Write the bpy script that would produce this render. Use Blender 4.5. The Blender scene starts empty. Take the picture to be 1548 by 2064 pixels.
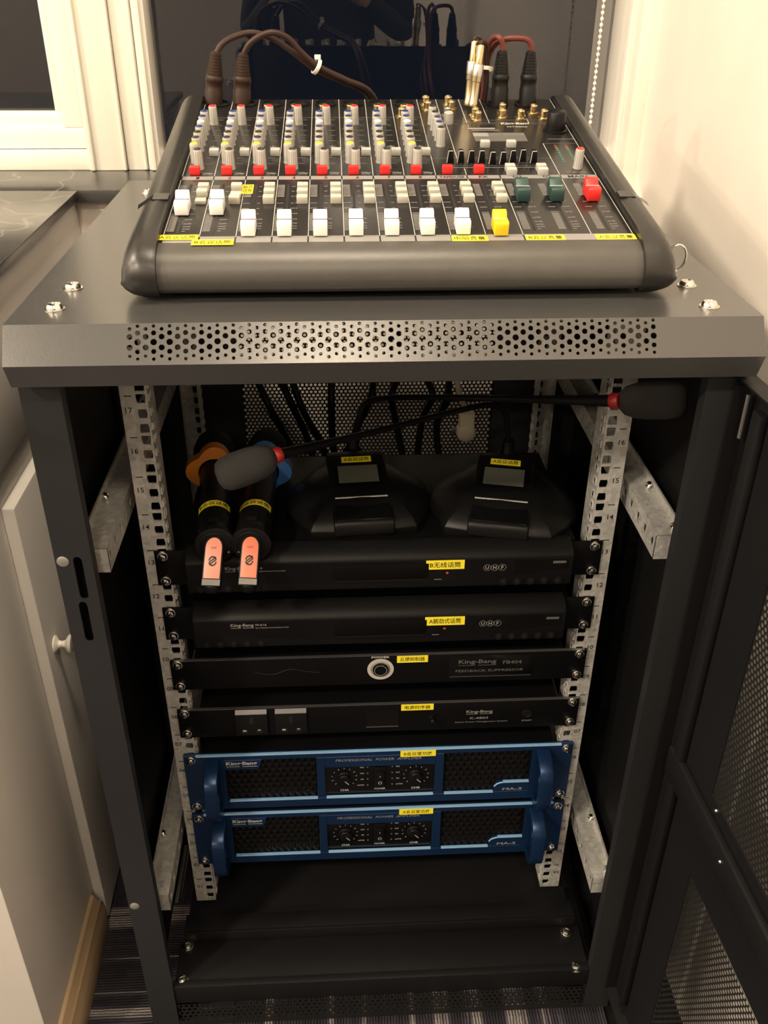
import bpy, bmesh, math, random
from mathutils import Vector, Matrix
random.seed(7)
SC = bpy.context.scene
COL = SC.collection
S = .001
Z0 = 815.0            # measurements are in mm, height 0 = a mark on the rack rail, floor at -815

# ------------------------------------------------------------------ camera
CAM = (-42.228, -832.718, 409.877)
RIGHT = Vector((0.998684, -0.050989, 0.005557))
DOWN = Vector((-0.021529, -0.515067, -0.856880))
FWD = Vector((0.046553, 0.855632, -0.515487))
FPX = 1869.0
cd = bpy.data.cameras.new('camera')
cam = bpy.data.objects.new('camera', cd)
COL.objects.link(cam)
cd.sensor_fit = 'HORIZONTAL'
cd.sensor_width = 36
cd.lens = 36 * FPX / 1548
cd.clip_start = .02
cd.clip_end = 60
M = Matrix((RIGHT, -DOWN, -FWD)).transposed().to_4x4()
M.translation = Vector((CAM[0] * S, CAM[1] * S, (CAM[2] + Z0) * S))
cam.matrix_world = M
SC.camera = cam
# ------------------------------------------------------------------ world, exposure
w = bpy.data.worlds.new('night')
SC.world = w
w.use_nodes = True
w.node_tree.nodes['Background'].inputs[0].default_value = (.004, .005, .008, 1)
w.node_tree.nodes['Background'].inputs[1].default_value = 1.0
SC.view_settings.view_transform = 'Standard'
SC.view_settings.look = 'None'
SC.view_settings.gamma = 1
SC.view_settings.exposure = 0.5
# ceiling lamps, the first added to brighten wall gap and cabinet: (x, y, watt)
LAMPS = [(-60, -250, 15), (-60, -1750, 10), (-1750, -1750, 52), (-3350, -1750, 70),
         (-1750, -250, 34), (-3350, -250, 46),
         (-60, -3500, 6), (-1750, -3500, 30), (-3350, -3500, 30)]
CEIL = 1880
LAMP_COL = (1.0, .84, .63)
for i, (lx, ly, pw) in enumerate(LAMPS):
    ld = bpy.data.lights.new('ceiling_lamp_light', 'AREA')
    ld.shape = 'DISK'
    ld.size = .26
    ld.energy = pw
    ld.color = LAMP_COL
    lo = bpy.data.objects.new('ceiling_lamp_light', ld)
    lo.location = (lx * S, ly * S, (CEIL - 26 + Z0) * S)
    COL.objects.link(lo)

# ------------------------------------------------------------------ materials
MATS = {}
def mat(name, col, rough=.5, metal=0., noise=0., nscale=40., bump=0., bscale=200., spec=.5, coat=0., emit=None, trans=0.):
    m = bpy.data.materials.new(name)
    m.use_nodes = True
    nt = m.node_tree
    b = nt.nodes['Principled BSDF']
    b.inputs['Roughness'].default_value = rough
    b.inputs['Metallic'].default_value = metal
    b.inputs['Specular IOR Level'].default_value = spec
    b.inputs['Coat Weight'].default_value = coat
    b.inputs['Coat Roughness'].default_value = .15
    b.inputs['Transmission Weight'].default_value = trans
    c = (*col, 1)
    b.inputs['Base Color'].default_value = c
    tc = nt.nodes.new('ShaderNodeTexCoord')
    if noise:
        n = nt.nodes.new('ShaderNodeTexNoise')
        n.inputs['Scale'].default_value = nscale
        n.inputs['Detail'].default_value = 5
        r = nt.nodes.new('ShaderNodeMapRange')
        r.inputs[1].default_value = .3
        r.inputs[2].default_value = .7
        r.inputs[3].default_value = 1 - noise
        r.inputs[4].default_value = 1 + noise
        mx = nt.nodes.new('ShaderNodeMix')
        mx.data_type = 'RGBA'
        mx.blend_type = 'MULTIPLY'
        mx.inputs[0].default_value = 1
        mx.inputs[6].default_value = c
        nt.links.new(tc.outputs['Object'], n.inputs['Vector'])
        nt.links.new(n.outputs[0], r.inputs[0])
        nt.links.new(r.outputs[0], mx.inputs[7])
        nt.links.new(mx.outputs[2], b.inputs['Base Color'])
    if bump:
        n2 = nt.nodes.new('ShaderNodeTexNoise')
        n2.inputs['Scale'].default_value = bscale
        n2.inputs['Detail'].default_value = 3
        bp = nt.nodes.new('ShaderNodeBump')
        bp.inputs['Strength'].default_value = bump
        bp.inputs['Distance'].default_value = .001
        nt.links.new(tc.outputs['Object'], n2.inputs['Vector'])
        nt.links.new(n2.outputs[0], bp.inputs['Height'])
        nt.links.new(bp.outputs[0], b.inputs['Normal'])
    if emit:
        b.inputs['Emission Color'].default_value = (*emit[:3], 1)
        b.inputs['Emission Strength'].default_value = emit[3]
    MATS[name] = m
    return m
mat('door_paint', (.007, .007, .008), .5, spec=.17)
mat('rack_paint', (.017, .018, .020), .42, spec=.35, noise=.15, nscale=3, bump=.06, bscale=900)
mat('rack_top_paint', (.040, .040, .040), .27, spec=.95, noise=.12, nscale=2.5, bump=.05, bscale=900)
mat('mesh_paint', (.010, .010, .010), .5, spec=.3)
mat('nickel', (.80, .78, .74), .18, 1.)
mat('steel_grey', (.55, .54, .52), .3, 1.)
mat('dull_disc', (.33, .32, .31), .45, .6)
mat('console_black', (.016, .016, .017), .30)
mat('console_grey', (.055, .052, .048), .38, noise=.06, nscale=60, bump=.12, bscale=1500)
mat('cheek_plastic', (.014, .0135, .013), .34, bump=.08, bscale=1300)
mat('panel_black', (.014, .013, .013), .27)
mat('print_white', (.46, .45, .42), .5)
mat('print_grey', (.24, .235, .23), .5)
mat('print_dim', (.10, .098, .095), .5)
mat('strip_silver', (.22, .217, .212), .42)
mat('ink_black', (.010, .010, .010), .5)
mat('knob_grey', (.38, .37, .345), .45)
mat('cap_white', (.90, .89, .86), .35)
mat('button_cream', (.47, .45, .39), .4)
mat('button_grey', (.42, .42, .40), .4)
mat('red_plastic', (.72, .022, .020), .38)
mat('ring_red', (.26, .012, .012), .4)
mat('yellow_plastic', (.93, .56, .01), .38)
mat('green_plastic', (.018, .052, .048), .4)
mat('blue_cap', (.020, .035, .14), .3)
mat('dark_cap', (.022, .026, .024), .28)
mat('yellow_cap', (.80, .50, .06), .35)
mat('gold', (.66, .52, .29), .22, 1.)
mat('gold_pale', (.52, .44, .29), .24, 1.)
mat('label_yellow', (.90, .78, .035), .45)
mat('black_plastic', (.005, .005, .0055), .38, spec=.2)
mat('black_gloss', (.004, .004, .0045), .18, spec=.3)
mat('black_matte', (.006, .006, .006), .75, spec=.2)
mat('device_grey', (.0075, .0075, .008), .45, spec=.15)
mat('device_black', (.004, .004, .0045), .36, spec=.13)
mat('edge_steel', (.22, .22, .23), .3, .8)
mat('lcd', (.10, .105, .09), .25)
mat('foam', (.020, .0195, .019), .95, noise=.25, nscale=700, bump=.6, bscale=1400)
mat('ring_orange', (.62, .20, .02), .5)
mat('ring_blue', (.05, .17, .50), .45)
mat('tag_pink', (.80, .30, .22), .4)
mat('tag_orange', (.78, .22, .13), .4)
mat('tag_grey', (.20, .195, .19), .45)
mat('amp_blue', (.009, .034, .105), .30, .5)
mat('amp_blue_highlight', (.33, .60, .95), .25, .35)  # amplifier blue with the lamp highlight put into the colour
mat('amp_black', (.0035, .0033, .0035), .4, spec=.12)
mat('cable_brown', (.034, .016, .013), .5, spec=.3)
mat('cable_red', (.11, .024, .017), .45, spec=.3)
mat('connector_brown', (.028, .014, .009), .5, spec=.3)
mat('connector_black', (.007, .007, .0075), .45, spec=.3)
mat('tie_white', (.78, .77, .72), .45)
mat('plug_cream', (.62, .56, .42), .45)
mat('led_green', (.06, .22, .14), .4)
mat('led_amber', (.30, .20, .05), .4)
mat('led_red', (.40, .05, .03), .4)
mat('paint_white', (.80, .78, .70), .38, noise=.05, nscale=6)
mat('paint_gloss', (.80, .77, .72), .14, noise=.03, nscale=6)
mat('wall_paint', (.78, .72, .66), .75, noise=.03, nscale=8, bump=.05, bscale=300)
mat('cabinet_paint', (.63, .60, .57), .5, noise=.05, nscale=5)
mat('ceiling_paint', (.60, .58, .55), .9)
mat('wall_taupe', (.40, .37, .34), .8)
mat('lamp_glow', (.9, .85, .75), .5, emit=(1, .82, .6, 18))
mat('chain_white', (.86, .84, .78), .3)
mat('cloth_black', (.012, .012, .013), .85)
mat('trousers', (.02, .02, .025), .9)
mat('skin', (.48, .30, .21), .5)
mat('hair', (.012, .010, .009), .6)
mat('tape_black', (.012, .012, .012), .18)
mat('glass_dark_lens', (.01, .01, .01), .1)

def nodes_of(m):
    return m.node_tree, m.node_tree.nodes['Principled BSDF']
# galvanised steel with spangle
m = mat('galvanised', (.50, .50, .49), .42, .45)
nt, b = nodes_of(m)
tc = nt.nodes.new('ShaderNodeTexCoord')
vo = nt.nodes.new('ShaderNodeTexVoronoi')
vo.inputs['Scale'].default_value = 190
cr = nt.nodes.new('ShaderNodeValToRGB')
cr.color_ramp.elements[0].color = (.42, .42, .41, 1)
cr.color_ramp.elements[1].color = (.70, .69, .67, 1)
nt.links.new(tc.outputs['Object'], vo.inputs['Vector'])
nt.links.new(vo.outputs['Color'], cr.inputs[0])
nt.links.new(cr.outputs[0], b.inputs['Base Color'])
# black marble with pale veins
m = mat('marble', (.05, .05, .05), .22)
nt, b = nodes_of(m)
tc = nt.nodes.new('ShaderNodeTexCoord')
n1 = nt.nodes.new('ShaderNodeTexNoise')
n1.inputs['Scale'].default_value = 5
n1.inputs['Detail'].default_value = 8
n1.inputs['Distortion'].default_value = .5
ra = nt.nodes.new('ShaderNodeValToRGB')
ra.color_ramp.elements[0].position = .30
ra.color_ramp.elements[0].color = (.024, .024, .025, 1)
ra.color_ramp.elements[1].position = .75
ra.color_ramp.elements[1].color = (.075, .073, .068, 1)
vw = nt.nodes.new('ShaderNodeTexVoronoi')
vw.feature = 'DISTANCE_TO_EDGE'
vw.inputs['Scale'].default_value = 3.2
vr = nt.nodes.new('ShaderNodeValToRGB')
vr.color_ramp.elements[0].position = .0
vr.color_ramp.elements[0].color = (.20, .19, .17, 1)
vr.color_ramp.elements[1].position = .010
vr.color_ramp.elements[1].color = (0, 0, 0, 1)
mx = nt.nodes.new('ShaderNodeMix')
mx.data_type = 'RGBA'
mx.blend_type = 'ADD'
mx.inputs[0].default_value = .5
dn = nt.nodes.new('ShaderNodeTexNoise')
dn.inputs['Scale'].default_value = 7
add = nt.nodes.new('ShaderNodeVectorMath')
add.operation = 'MULTIPLY_ADD'
add.inputs[1].default_value = (.22, .22, .22)
nt.links.new(tc.outputs['Object'], n1.inputs['Vector'])
nt.links.new(tc.outputs['Object'], dn.inputs['Vector'])
nt.links.new(dn.outputs['Color'], add.inputs[0])
nt.links.new(tc.outputs['Object'], add.inputs[2])
nt.links.new(add.outputs[0], vw.inputs['Vector'])
nt.links.new(n1.outputs[0], ra.inputs[0])
nt.links.new(vw.outputs['Distance'], vr.inputs[0])
nt.links.new(ra.outputs[0], mx.inputs[6])
nt.links.new(vr.outputs[0], mx.inputs[7])
nt.links.new(mx.outputs[2], b.inputs['Base Color'])
# striped loop pile carpet: ribs run along the tile's x
m = mat('carpet', (.05, .045, .06), .95)
nt, b = nodes_of(m)
tc = nt.nodes.new('ShaderNodeTexCoord')
oi = nt.nodes.new('ShaderNodeObjectInfo')
sx = nt.nodes.new('ShaderNodeMapping')
sx.inputs['Scale'].default_value = (1.5, 60, 1)
of = nt.nodes.new('ShaderNodeVectorMath')
of.operation = 'ADD'
nt.links.new(tc.outputs['Object'], of.inputs[0])
nt.links.new(oi.outputs['Random'], of.inputs[1])
nt.links.new(of.outputs[0], sx.inputs[0])
st = nt.nodes.new('ShaderNodeTexNoise')
st.inputs['Scale'].default_value = 1.0
st.inputs['Detail'].default_value = 2
nt.links.new(sx.outputs[0], st.inputs['Vector'])
rp = nt.nodes.new('ShaderNodeValToRGB')
e = rp.color_ramp.elements
e[0].position = .38
e[0].color = (.012, .010, .018, 1)
e[1].position = .56
e[1].color = (.034, .029, .045, 1)
e2 = rp.color_ramp.elements.new(.62)
e2.color = (.22, .20, .20, 1)
nt.links.new(st.outputs[0], rp.inputs[0])
fn = nt.nodes.new('ShaderNodeTexNoise')
fn.inputs['Scale'].default_value = 420
nt.links.new(tc.outputs['Object'], fn.inputs['Vector'])
m2 = nt.nodes.new('ShaderNodeMix')
m2.data_type = 'RGBA'
m2.blend_type = 'OVERLAY'
m2.inputs[0].default_value = .7
nt.links.new(rp.outputs[0], m2.inputs[6])
nt.links.new(fn.outputs[0], m2.inputs[7])
nt.links.new(m2.outputs[2], b.inputs['Base Color'])
wv = nt.nodes.new('ShaderNodeTexWave')
wv.bands_direction = 'Y'
wv.inputs['Scale'].default_value = 80
wv.inputs['Distortion'].default_value = 1.5
nt.links.new(tc.outputs['Object'], wv.inputs['Vector'])
bp = nt.nodes.new('ShaderNodeBump')
bp.inputs['Strength'].default_value = .8
bp.inputs['Distance'].default_value = .004
nt.links.new(wv.outputs[0], bp.inputs['Height'])
nt.links.new(bp.outputs[0], b.inputs['Normal'])
# wood baseboard
m = mat('wood', (.40, .25, .12), .5)
nt, b = nodes_of(m)
tc = nt.nodes.new('ShaderNodeTexCoord')
mp = nt.nodes.new('ShaderNodeMapping')
mp.inputs['Scale'].default_value = (60, 3, 60)
n1 = nt.nodes.new('ShaderNodeTexNoise')
n1.inputs['Scale'].default_value = 2
n1.inputs['Detail'].default_value = 6
ra = nt.nodes.new('ShaderNodeValToRGB')
ra.color_ramp.elements[0].color = (.24, .16, .085, 1)
ra.color_ramp.elements[1].color = (.46, .33, .205, 1)
nt.links.new(tc.outputs['Object'], mp.inputs[0])
nt.links.new(mp.outputs[0], n1.inputs['Vector'])
nt.links.new(n1.outputs[0], ra.inputs[0])
nt.links.new(ra.outputs[0], b.inputs['Base Color'])
# window glass
m = mat('glass', (1, 1, 1), 0., trans=1.)
nodes_of(m)[1].inputs['IOR'].default_value = 1.5

# ------------------------------------------------------------------ mesh builder (mm)
def smooth_path(pts, n=6):
    P = [Vector(p) for p in pts]
    if len(P) < 3:
        return P
    out = []
    for i in range(len(P) - 1):
        p0 = P[max(i - 1, 0)]; p1 = P[i]; p2 = P[i + 1]; p3 = P[min(i + 2, len(P) - 1)]
        for k in range(n):
            t = k / n
            out.append(.5 * ((2 * p1) + (-p0 + p2) * t + (2 * p0 - 5 * p1 + 4 * p2 - p3) * t * t + (-p0 + 3 * p1 - 3 * p2 + p3) * t ** 3))
    out.append(P[-1])
    return out
def frame_of(d):
    d = Vector(d).normalized()
    a = Vector((0, 0, 1)) if abs(d.z) < .9 else Vector((1, 0, 0))
    u = d.cross(a).normalized()
    return d, u, d.cross(u).normalized()
class MB:
    def __init__(s):
        s.v = []; s.f = []; s.m = []
    def add(s, vs, fs, mi=0):
        o = len(s.v)
        s.v.extend(tuple(x) for x in vs)
        s.f.extend(tuple(i + o for i in f) for f in fs)
        s.m.extend([mi] * len(fs))
        return s
    def quad(s, a, b, c, d, mi=0):
        return s.add([a, b, c, d], [(0, 1, 2, 3)], mi)
    def box(s, x0, x1, y0, y1, z0, z1, mi=0):
        vs = [(x, y, z) for z in (z0, z1) for y in (y0, y1) for x in (x0, x1)]
        return s.add(vs, [(0, 2, 3, 1), (4, 5, 7, 6), (0, 1, 5, 4), (2, 6, 7, 3), (0, 4, 6, 2), (1, 3, 7, 5)], mi)
    def lathe(s, o, d, prof, n=16, mi=0, phase=0., sq=None):
        d, u, w_ = frame_of(d)
        o = Vector(o)
        vs = []; fs = []; rows = []
        for r, t in prof:
            if r <= 1e-6:
                rows.append([len(vs)]); vs.append(o + d * t)
            else:
                row = []
                for k in range(n):
                    a = 2 * math.pi * k / n + phase
                    row.append(len(vs)); vs.append(o + d * t + (u * math.cos(a) + w_ * math.sin(a)) * r)
                rows.append(row)
        for A, B in zip(rows, rows[1:]):
            if len(A) == 1 and len(B) == 1: continue
            for k in range(n):
                j = (k + 1) % n
                if len(A) == 1: fs.append((A[0], B[j], B[k]))
                elif len(B) == 1: fs.append((A[k], A[j], B[0]))
                else: fs.append((A[k], A[j], B[j], B[k]))
        return s.add(vs, fs, mi)
    def cyl(s, p0, p1, r0, r1=None, n=16, mi=0):
        r1 = r0 if r1 is None else r1
        p0 = Vector(p0); p1 = Vector(p1); L = (p1 - p0).length
        return s.lathe(p0, p1 - p0, [(0, 0), (r0, 0), (r1, L), (0, L)], n, mi)
    def tube(s, pts, r, n=8, k=6, mi=0):
        P = smooth_path(pts, k)
        vs = []; fs = []
        d, u, w_ = frame_of(P[1] - P[0])
        for i, p in enumerate(P):
            t = (P[min(i + 1, len(P) - 1)] - P[max(i - 1, 0)]).normalized()
            u = (u - t * u.dot(t)).normalized(); w_ = t.cross(u)
            rr = r(i / (len(P) - 1)) if callable(r) else r
            for q in range(n):
                a = 2 * math.pi * q / n
                vs.append(p + (u * math.cos(a) + w_ * math.sin(a)) * rr)
        for i in range(len(P) - 1):
            for q in range(n):
                j = (q + 1) % n
                fs.append((i * n + q, i * n + j, (i + 1) * n + j, (i + 1) * n + q))
        fs.append(tuple(range(n))[::-1]); fs.append(tuple(range((len(P) - 1) * n, len(P) * n)))
        return s.add(vs, fs, mi)
    def prism(s, poly, mp, a, b, mi=0):
        n = len(poly)
        vs = [mp(p[0], p[1], a) for p in poly] + [mp(p[0], p[1], b) for p in poly]
        fs = [(i, (i + 1) % n, n + (i + 1) % n, n + i) for i in range(n)] + [tuple(range(n))[::-1], tuple(range(n, 2 * n))]
        return s.add(vs, fs, mi)
    def cell(s, mp, x0, x1, y0, y1, cx, cy, rf, n=12, depth=0., mi=0):
        """rectangle with one star shaped hole of radius rf(angle); depth = thickness of the sheet"""
        an = [2 * math.pi * k / n for k in range(n)] if isinstance(n, int) else list(n)
        for X, Y in ((x0, y0), (x1, y0), (x1, y1), (x0, y1)):
            a = math.atan2(Y - cy, X - cx) % (2 * math.pi)
            if all(abs(a - q) > 1e-4 for q in an): an.append(a)
        an.sort()
        N = len(an); vs = []; fs = []
        for a in an:
            c, q = math.cos(a), math.sin(a)
            tx = ((x1 - cx) / c if c > 0 else (x0 - cx) / c) if abs(c) > 1e-9 else 1e9
            ty = ((y1 - cy) / q if q > 0 else (y0 - cy) / q) if abs(q) > 1e-9 else 1e9
            t = min(tx, ty); r = rf(a)
            vs += [mp(cx + c * t, cy + q * t, 0), mp(cx + c * r, cy + q * r, 0)]
            if depth: vs.append(mp(cx + c * r, cy + q * r, depth))
        k = 3 if depth else 2
        for i in range(N):
            j = (i + 1) % N
            fs.append((k * i, k * j, k * j + 1, k * i + 1))
            if depth: fs.append((k * i + 1, k * j + 1, k * j + 2, k * i + 2))
        return s.add(vs, fs, mi)
    def text(s, body, mp, cx, cy, width=None, size=5., mi=0, bold=.0, shear=0., h=0.):
        cu = bpy.data.curves.new('lettering', 'FONT')
        cu.body = body; cu.size = 1; cu.resolution_u = 2; cu.shear = shear; cu.offset = bold
        ob = bpy.data.objects.new('lettering', cu)
        me = bpy.data.meshes.new_from_object(ob)
        co = [v.co.copy() for v in me.vertices]; fs = [tuple(p.vertices) for p in me.polygons]
        bpy.data.objects.remove(ob); bpy.data.curves.remove(cu); bpy.data.meshes.remove(me)
        x0 = min(c.x for c in co); x1 = max(c.x for c in co); y0 = min(c.y for c in co); y1 = max(c.y for c in co)
        sy = size / (y1 - y0)
        sx = width / (x1 - x0) if width else sy
        return s.add([mp(cx + (c.x - (x0 + x1) / 2) * sx, cy + (c.y - (y0 + y1) / 2) * sy, h) for c in co], fs, mi)
    def mesh(s, name, mats, org=(0, 0, -Z0), bevel=0., seg=2, sharp=35, weld=False):
        me = bpy.data.meshes.new(name)
        me.from_pydata([((x - org[0]) * S, (y - org[1]) * S, (z - org[2]) * S) for x, y, z in s.v], [], s.f)
        if isinstance(mats, str): mats = [mats]
        for q in mats: me.materials.append(MATS[q])
        me.polygons.foreach_set('material_index', s.m)
        bm = bmesh.new(); bm.from_mesh(me)
        if weld: bmesh.ops.remove_doubles(bm, verts=bm.verts, dist=1e-6)
        bmesh.ops.recalc_face_normals(bm, faces=bm.faces)
        if bevel:
            ed = [e_ for e_ in bm.edges if len(e_.link_faces) == 2 and e_.calc_face_angle(0) > .6]
            bmesh.ops.bevel(bm, geom=ed, offset=bevel * S, segments=seg, profile=.5, affect='EDGES', clamp_overlap=True)
        bm.to_mesh(me); bm.free()
        me.polygons.foreach_set('use_smooth', [True] * len(me.polygons))
        me.set_sharp_from_angle(angle=math.radians(sharp))
        me.update()
        return me
ORG = {}
def put(name, me, parent=None, loc=None, rot=None):
    o = bpy.data.objects.new(name, me)
    COL.objects.link(o)
    if parent is not None: o.parent = parent
    if loc is not None:
        z = loc[2] if parent is not None else loc[2] + Z0
        o.location = (loc[0] * S, loc[1] * S, z * S)
    if rot is not None: o.rotation_euler = rot
    return o
def tag(o, label=None, cat=None, group=None, kind=None):
    if label: o['label'] = label
    if cat: o['category'] = cat
    if group: o['group'] = group
    if kind: o['kind'] = kind
    return o
def thing(name, label, cat, loc, rot=(0, 0, 0), group=None, local=False):
    o = put(name, None, None, loc, rot)
    o.empty_display_size = .05
    ORG[o.name] = (0, 0, 0) if local else tuple(loc)
    return tag(o, label, cat, group)
def org_of(p):
    if p is None: return (0, 0, -Z0)
    while p is not None:
        if p.name in ORG: return ORG[p.name]
        p = p.parent
    return (0, 0, -Z0)
def part(name, mb, mats, parent, bevel=0., seg=2, sharp=35, label=None, weld=False, local=False):
    me = mb.mesh(name, mats, (0, 0, 0) if local else org_of(parent), bevel, seg, sharp, weld)
    o = put(name, me, parent)
    if label: o['label'] = label
    return o
def solo(name, mb, mats, label, cat, group=None, bevel=0., seg=2, sharp=35):
    o = put(name, mb.mesh(name, mats, (0, 0, -Z0), bevel, seg, sharp))
    return tag(o, label, cat, group)
def struct(name, mb, mats, bevel=0., label=None, cat=None):
    o = put(name, mb.mesh(name, mats, (0, 0, -Z0), bevel))
    o['kind'] = 'structure'
    return tag(o, label, cat)
FR = lambda x, z, h: (x, h, z)            # plane facing the viewer: (x, z) at depth h

# ================================================================== the room
FL = -Z0
XW = 400      # right wall
XL = -4300    # far left wall
YB = 522      # wall below the window
YR = -4700    # wall behind the viewer
fl = struct('floor', MB().box(XL, XW, YR, YB + 20, FL - 60, FL - 6), 'black_matte', label='dark purple striped carpet tile floor', cat='floor')
tile = MB().box(-249.6, 249.6, -249.6, 249.6, -6, 0).mesh('carpet_tile', 'carpet', (0, 0, 0), .8, 1)
for ix in range(-4, 2):
    for iy in range(-3, 2):
        cx = 50 + 500 * ix; cy = -175 + 500 * iy
        if cx + 250 > XW + 260 or cy > 400: continue
        o = put('carpet_tile', tile, None, (cx, cy, FL), (0, 0, math.pi / 2 if (ix + iy) % 2 == 0 else 0))
        o.parent = fl
struct('ceiling', MB().box(XL, XW, YR, 900, CEIL, CEIL + 40), 'ceiling_paint', label='plain white ceiling above the room', cat='ceiling')
struct('wall_right', MB().box(XW, XW + 60, YR, 900, FL, CEIL), 'wall_paint', label='cream painted wall beside the equipment rack', cat='wall')
struct('wall_left', MB().box(XL - 60, XL, YR, 900, FL, CEIL), 'wall_taupe', label='taupe painted wall on the far side of the room', cat='wall')
struct('wall_front', MB().box(XL, XW, YR - 60, YR, FL, CEIL), 'wall_taupe', label='taupe painted wall opposite the window', cat='wall')
wb = MB()
wb.box(XL, XW, YB, YB + 60, FL, 112)
wb.box(XL, XW, 640, 700, 1250, CEIL)
wb.box(XL, -1500, 640, 700, 112, 1250)
struct('wall_back', wb, 'wall_paint', label='cream painted wall under the dark window', cat='wall')
# outside: a dark night backdrop wall far out, so that nothing shines through the glass
# marble sill
struct('window_sill', MB().box(-1500, 330, 505, 720, 113, 130), 'marble', bevel=1.5, label='black veined marble window sill strip', cat='window sill')
# ---- right window (window_1): frame members and the pane
FT = 1250
wf = MB()
wf.box(-352, -300, 655, 720, 130, FT)                  # mullion body
wf.box(-300, 382, 672, 720, 130, 152)                  # bottom rail
wf.box(-300, 382, 672, 720, 1180, FT)
win1 = struct('window_1', MB().box(-318, -300, 640, 712, 130, FT).box(375, 380, 640, 712, 130, FT).box(-300, 375, 668, 712, 130, 150).box(-300, 375, 668, 712, FT - 60, FT), 'paint_gloss', bevel=1.2, label='dark window pane in white frame above the mixing console', cat='window')
g = part('window_pane', MB().box(-302, 377, 690, 694, 146, FT - 40), 'glass', win1, label='dark glass pane mirroring the room at night')
bt = MB().box(-313, -306, 634, 641, 131, FT).box(-300, 374, 660, 669, 131, 139)
part('glazing_bead', bt, 'paint_white', win1, .8)
# mullion between the windows
t1 = struct('trim_1', MB().box(-406, -350, 638, 700, 130, FT).box(-349, -319, 641, 700, 130, FT).box(-402, -396, 632, 640, 131, FT).box(-354, -350, 633, 640, 131, FT).box(-324, -320, 637, 643, 131, FT), 'paint_white', bevel=1.5, label='wide cream painted mullion between two dark windows', cat='window mullion')
# ---- left window (window_2)
win2 = struct('window_2', MB().box(-1500, -406, 642, 700, 130, 158).box(-1500, -406, 642, 700, FT - 60, FT).box(-1500, -1440, 642, 700, 158, FT - 60), 'paint_white', bevel=1.5, label='white framed dark window over the marble counter', cat='window')
sash = MB()
sash.box(-1440, -408, 652, 700, 159, 188).box(-437, -408, 652, 700, 188, FT - 62).box(-1440, -1410, 652, 700, 188, FT - 62)
so = part('window_sash', sash, 'paint_gloss', win2, 1.5)
part('glazing_bead', MB().box(-1410, -437, 664, 684, 186, 208).box(-450, -436, 664, 684, 206, FT - 62), 'paint_white', so, 3, 2)
part('window_pane', MB().box(-1412, -440, 684, 688, 190, FT - 60), 'glass', win2)
# ---- right reveal: jamb steps and architrave
struct('trim_2', MB().box(380, 401, 565, 720, -200, FT), 'paint_white', bevel=2, label='narrow cream painted trim where window meets right wall', cat='trim')
struct('trim_3', MB().box(374, 381, 600, 700, -200, FT), 'paint_gloss', bevel=1.5, label='glossy white window jamb mirroring the bead chain', cat='trim')

# ---- ceiling lamp housings, also for the added lamp
for i, (lx, ly, pw) in enumerate(LAMPS):
    near = 'window' if ly > -1000 else ('middle of the room' if ly > -2500 else 'rear wall')
    t = thing('ceiling_light', 'round recessed ceiling light with white rim', 'ceiling light', (lx, ly, CEIL), group='recessed ceiling lights')
    part('rim', MB().lathe((lx, ly, CEIL), (0, 0, -1), [(150, -1), (165, 0), (160, 8), (142, 8), (138, -1)], 32), 'ceiling_paint', t)
    part('diffuser', MB().cyl((lx, ly, CEIL + 2), (lx, ly, CEIL - 3), 140, n=32), 'lamp_glow', t)

# ================================================================== cabinet with marble top, left
cab = thing('wall_cabinet', 'grey-white built-in cabinet under the black marble counter', 'cabinet', (-740, 150, FL))
part('body', MB().box(-1100, -411, -176, YB - 1, FL, 117), 'cabinet_paint', cab, 1.5)
part('fascia', MB().box(-412, -402, -176, 520, -67, 116), 'cabinet_paint', cab, 3)
part('rail', MB().box(-412, -408, -176, 520, -92, -70), 'cabinet_paint', cab, 1)
cdoor = part('door', MB().box(-411, -396, 50, 505, FL + 8, -108), 'cabinet_paint', cab, 2.5)
part('knob', MB().lathe((-396, 78, -318), (1, 0, 0), [(0, 0), (11, 0), (11, 1.5), (5, 5), (3.8, 9), (5, 13), (10, 16), (12, 18), (10.5, 21), (0, 22)], 20), 'paint_white', cdoor, label='white spool shaped knob')
solo('marble_countertop', MB().box(-1110, -393, -190, 502, 117, 130), 'marble', 'black marble counter slab with pale veins on the cabinet', 'countertop', bevel=1.5)
bb = [(0, 0), (17, 0), (17, 46), (13, 52), (13, 57), (8, 62), (5, 70), (0, 72)]
struct('baseboard_left', MB().prism(bb, lambda a_, b_, c_: (-411 + a_, c_, FL + b_), -178, 40), 'wood', bevel=.6, label='brown wooden baseboard along the foot of the cabinet', cat='baseboard')

# bead chain of the blind
ch = MB()
z = 150
while z < 1200:
    ch.lathe((333, 600, z - 2.6), (0, 0, 1), [(0, 0), (1.9, .7), (2.6, 2.6), (1.9, 4.5), (0, 5.2)], 8)
    z += 7.4
ch.cyl((333, 600, 148), (333, 600, 1210), .6, n=5)
solo('bead_chain', ch, 'chain_white', 'white bead chain of a blind hanging beside the window', 'chain')

# ================================================================== equipment rack
RL = (0, 150, FL)
rack = thing('equipment_rack', 'black steel equipment rack with open mesh door and perforated top edge', 'equipment rack', RL)
HX = 300
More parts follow.
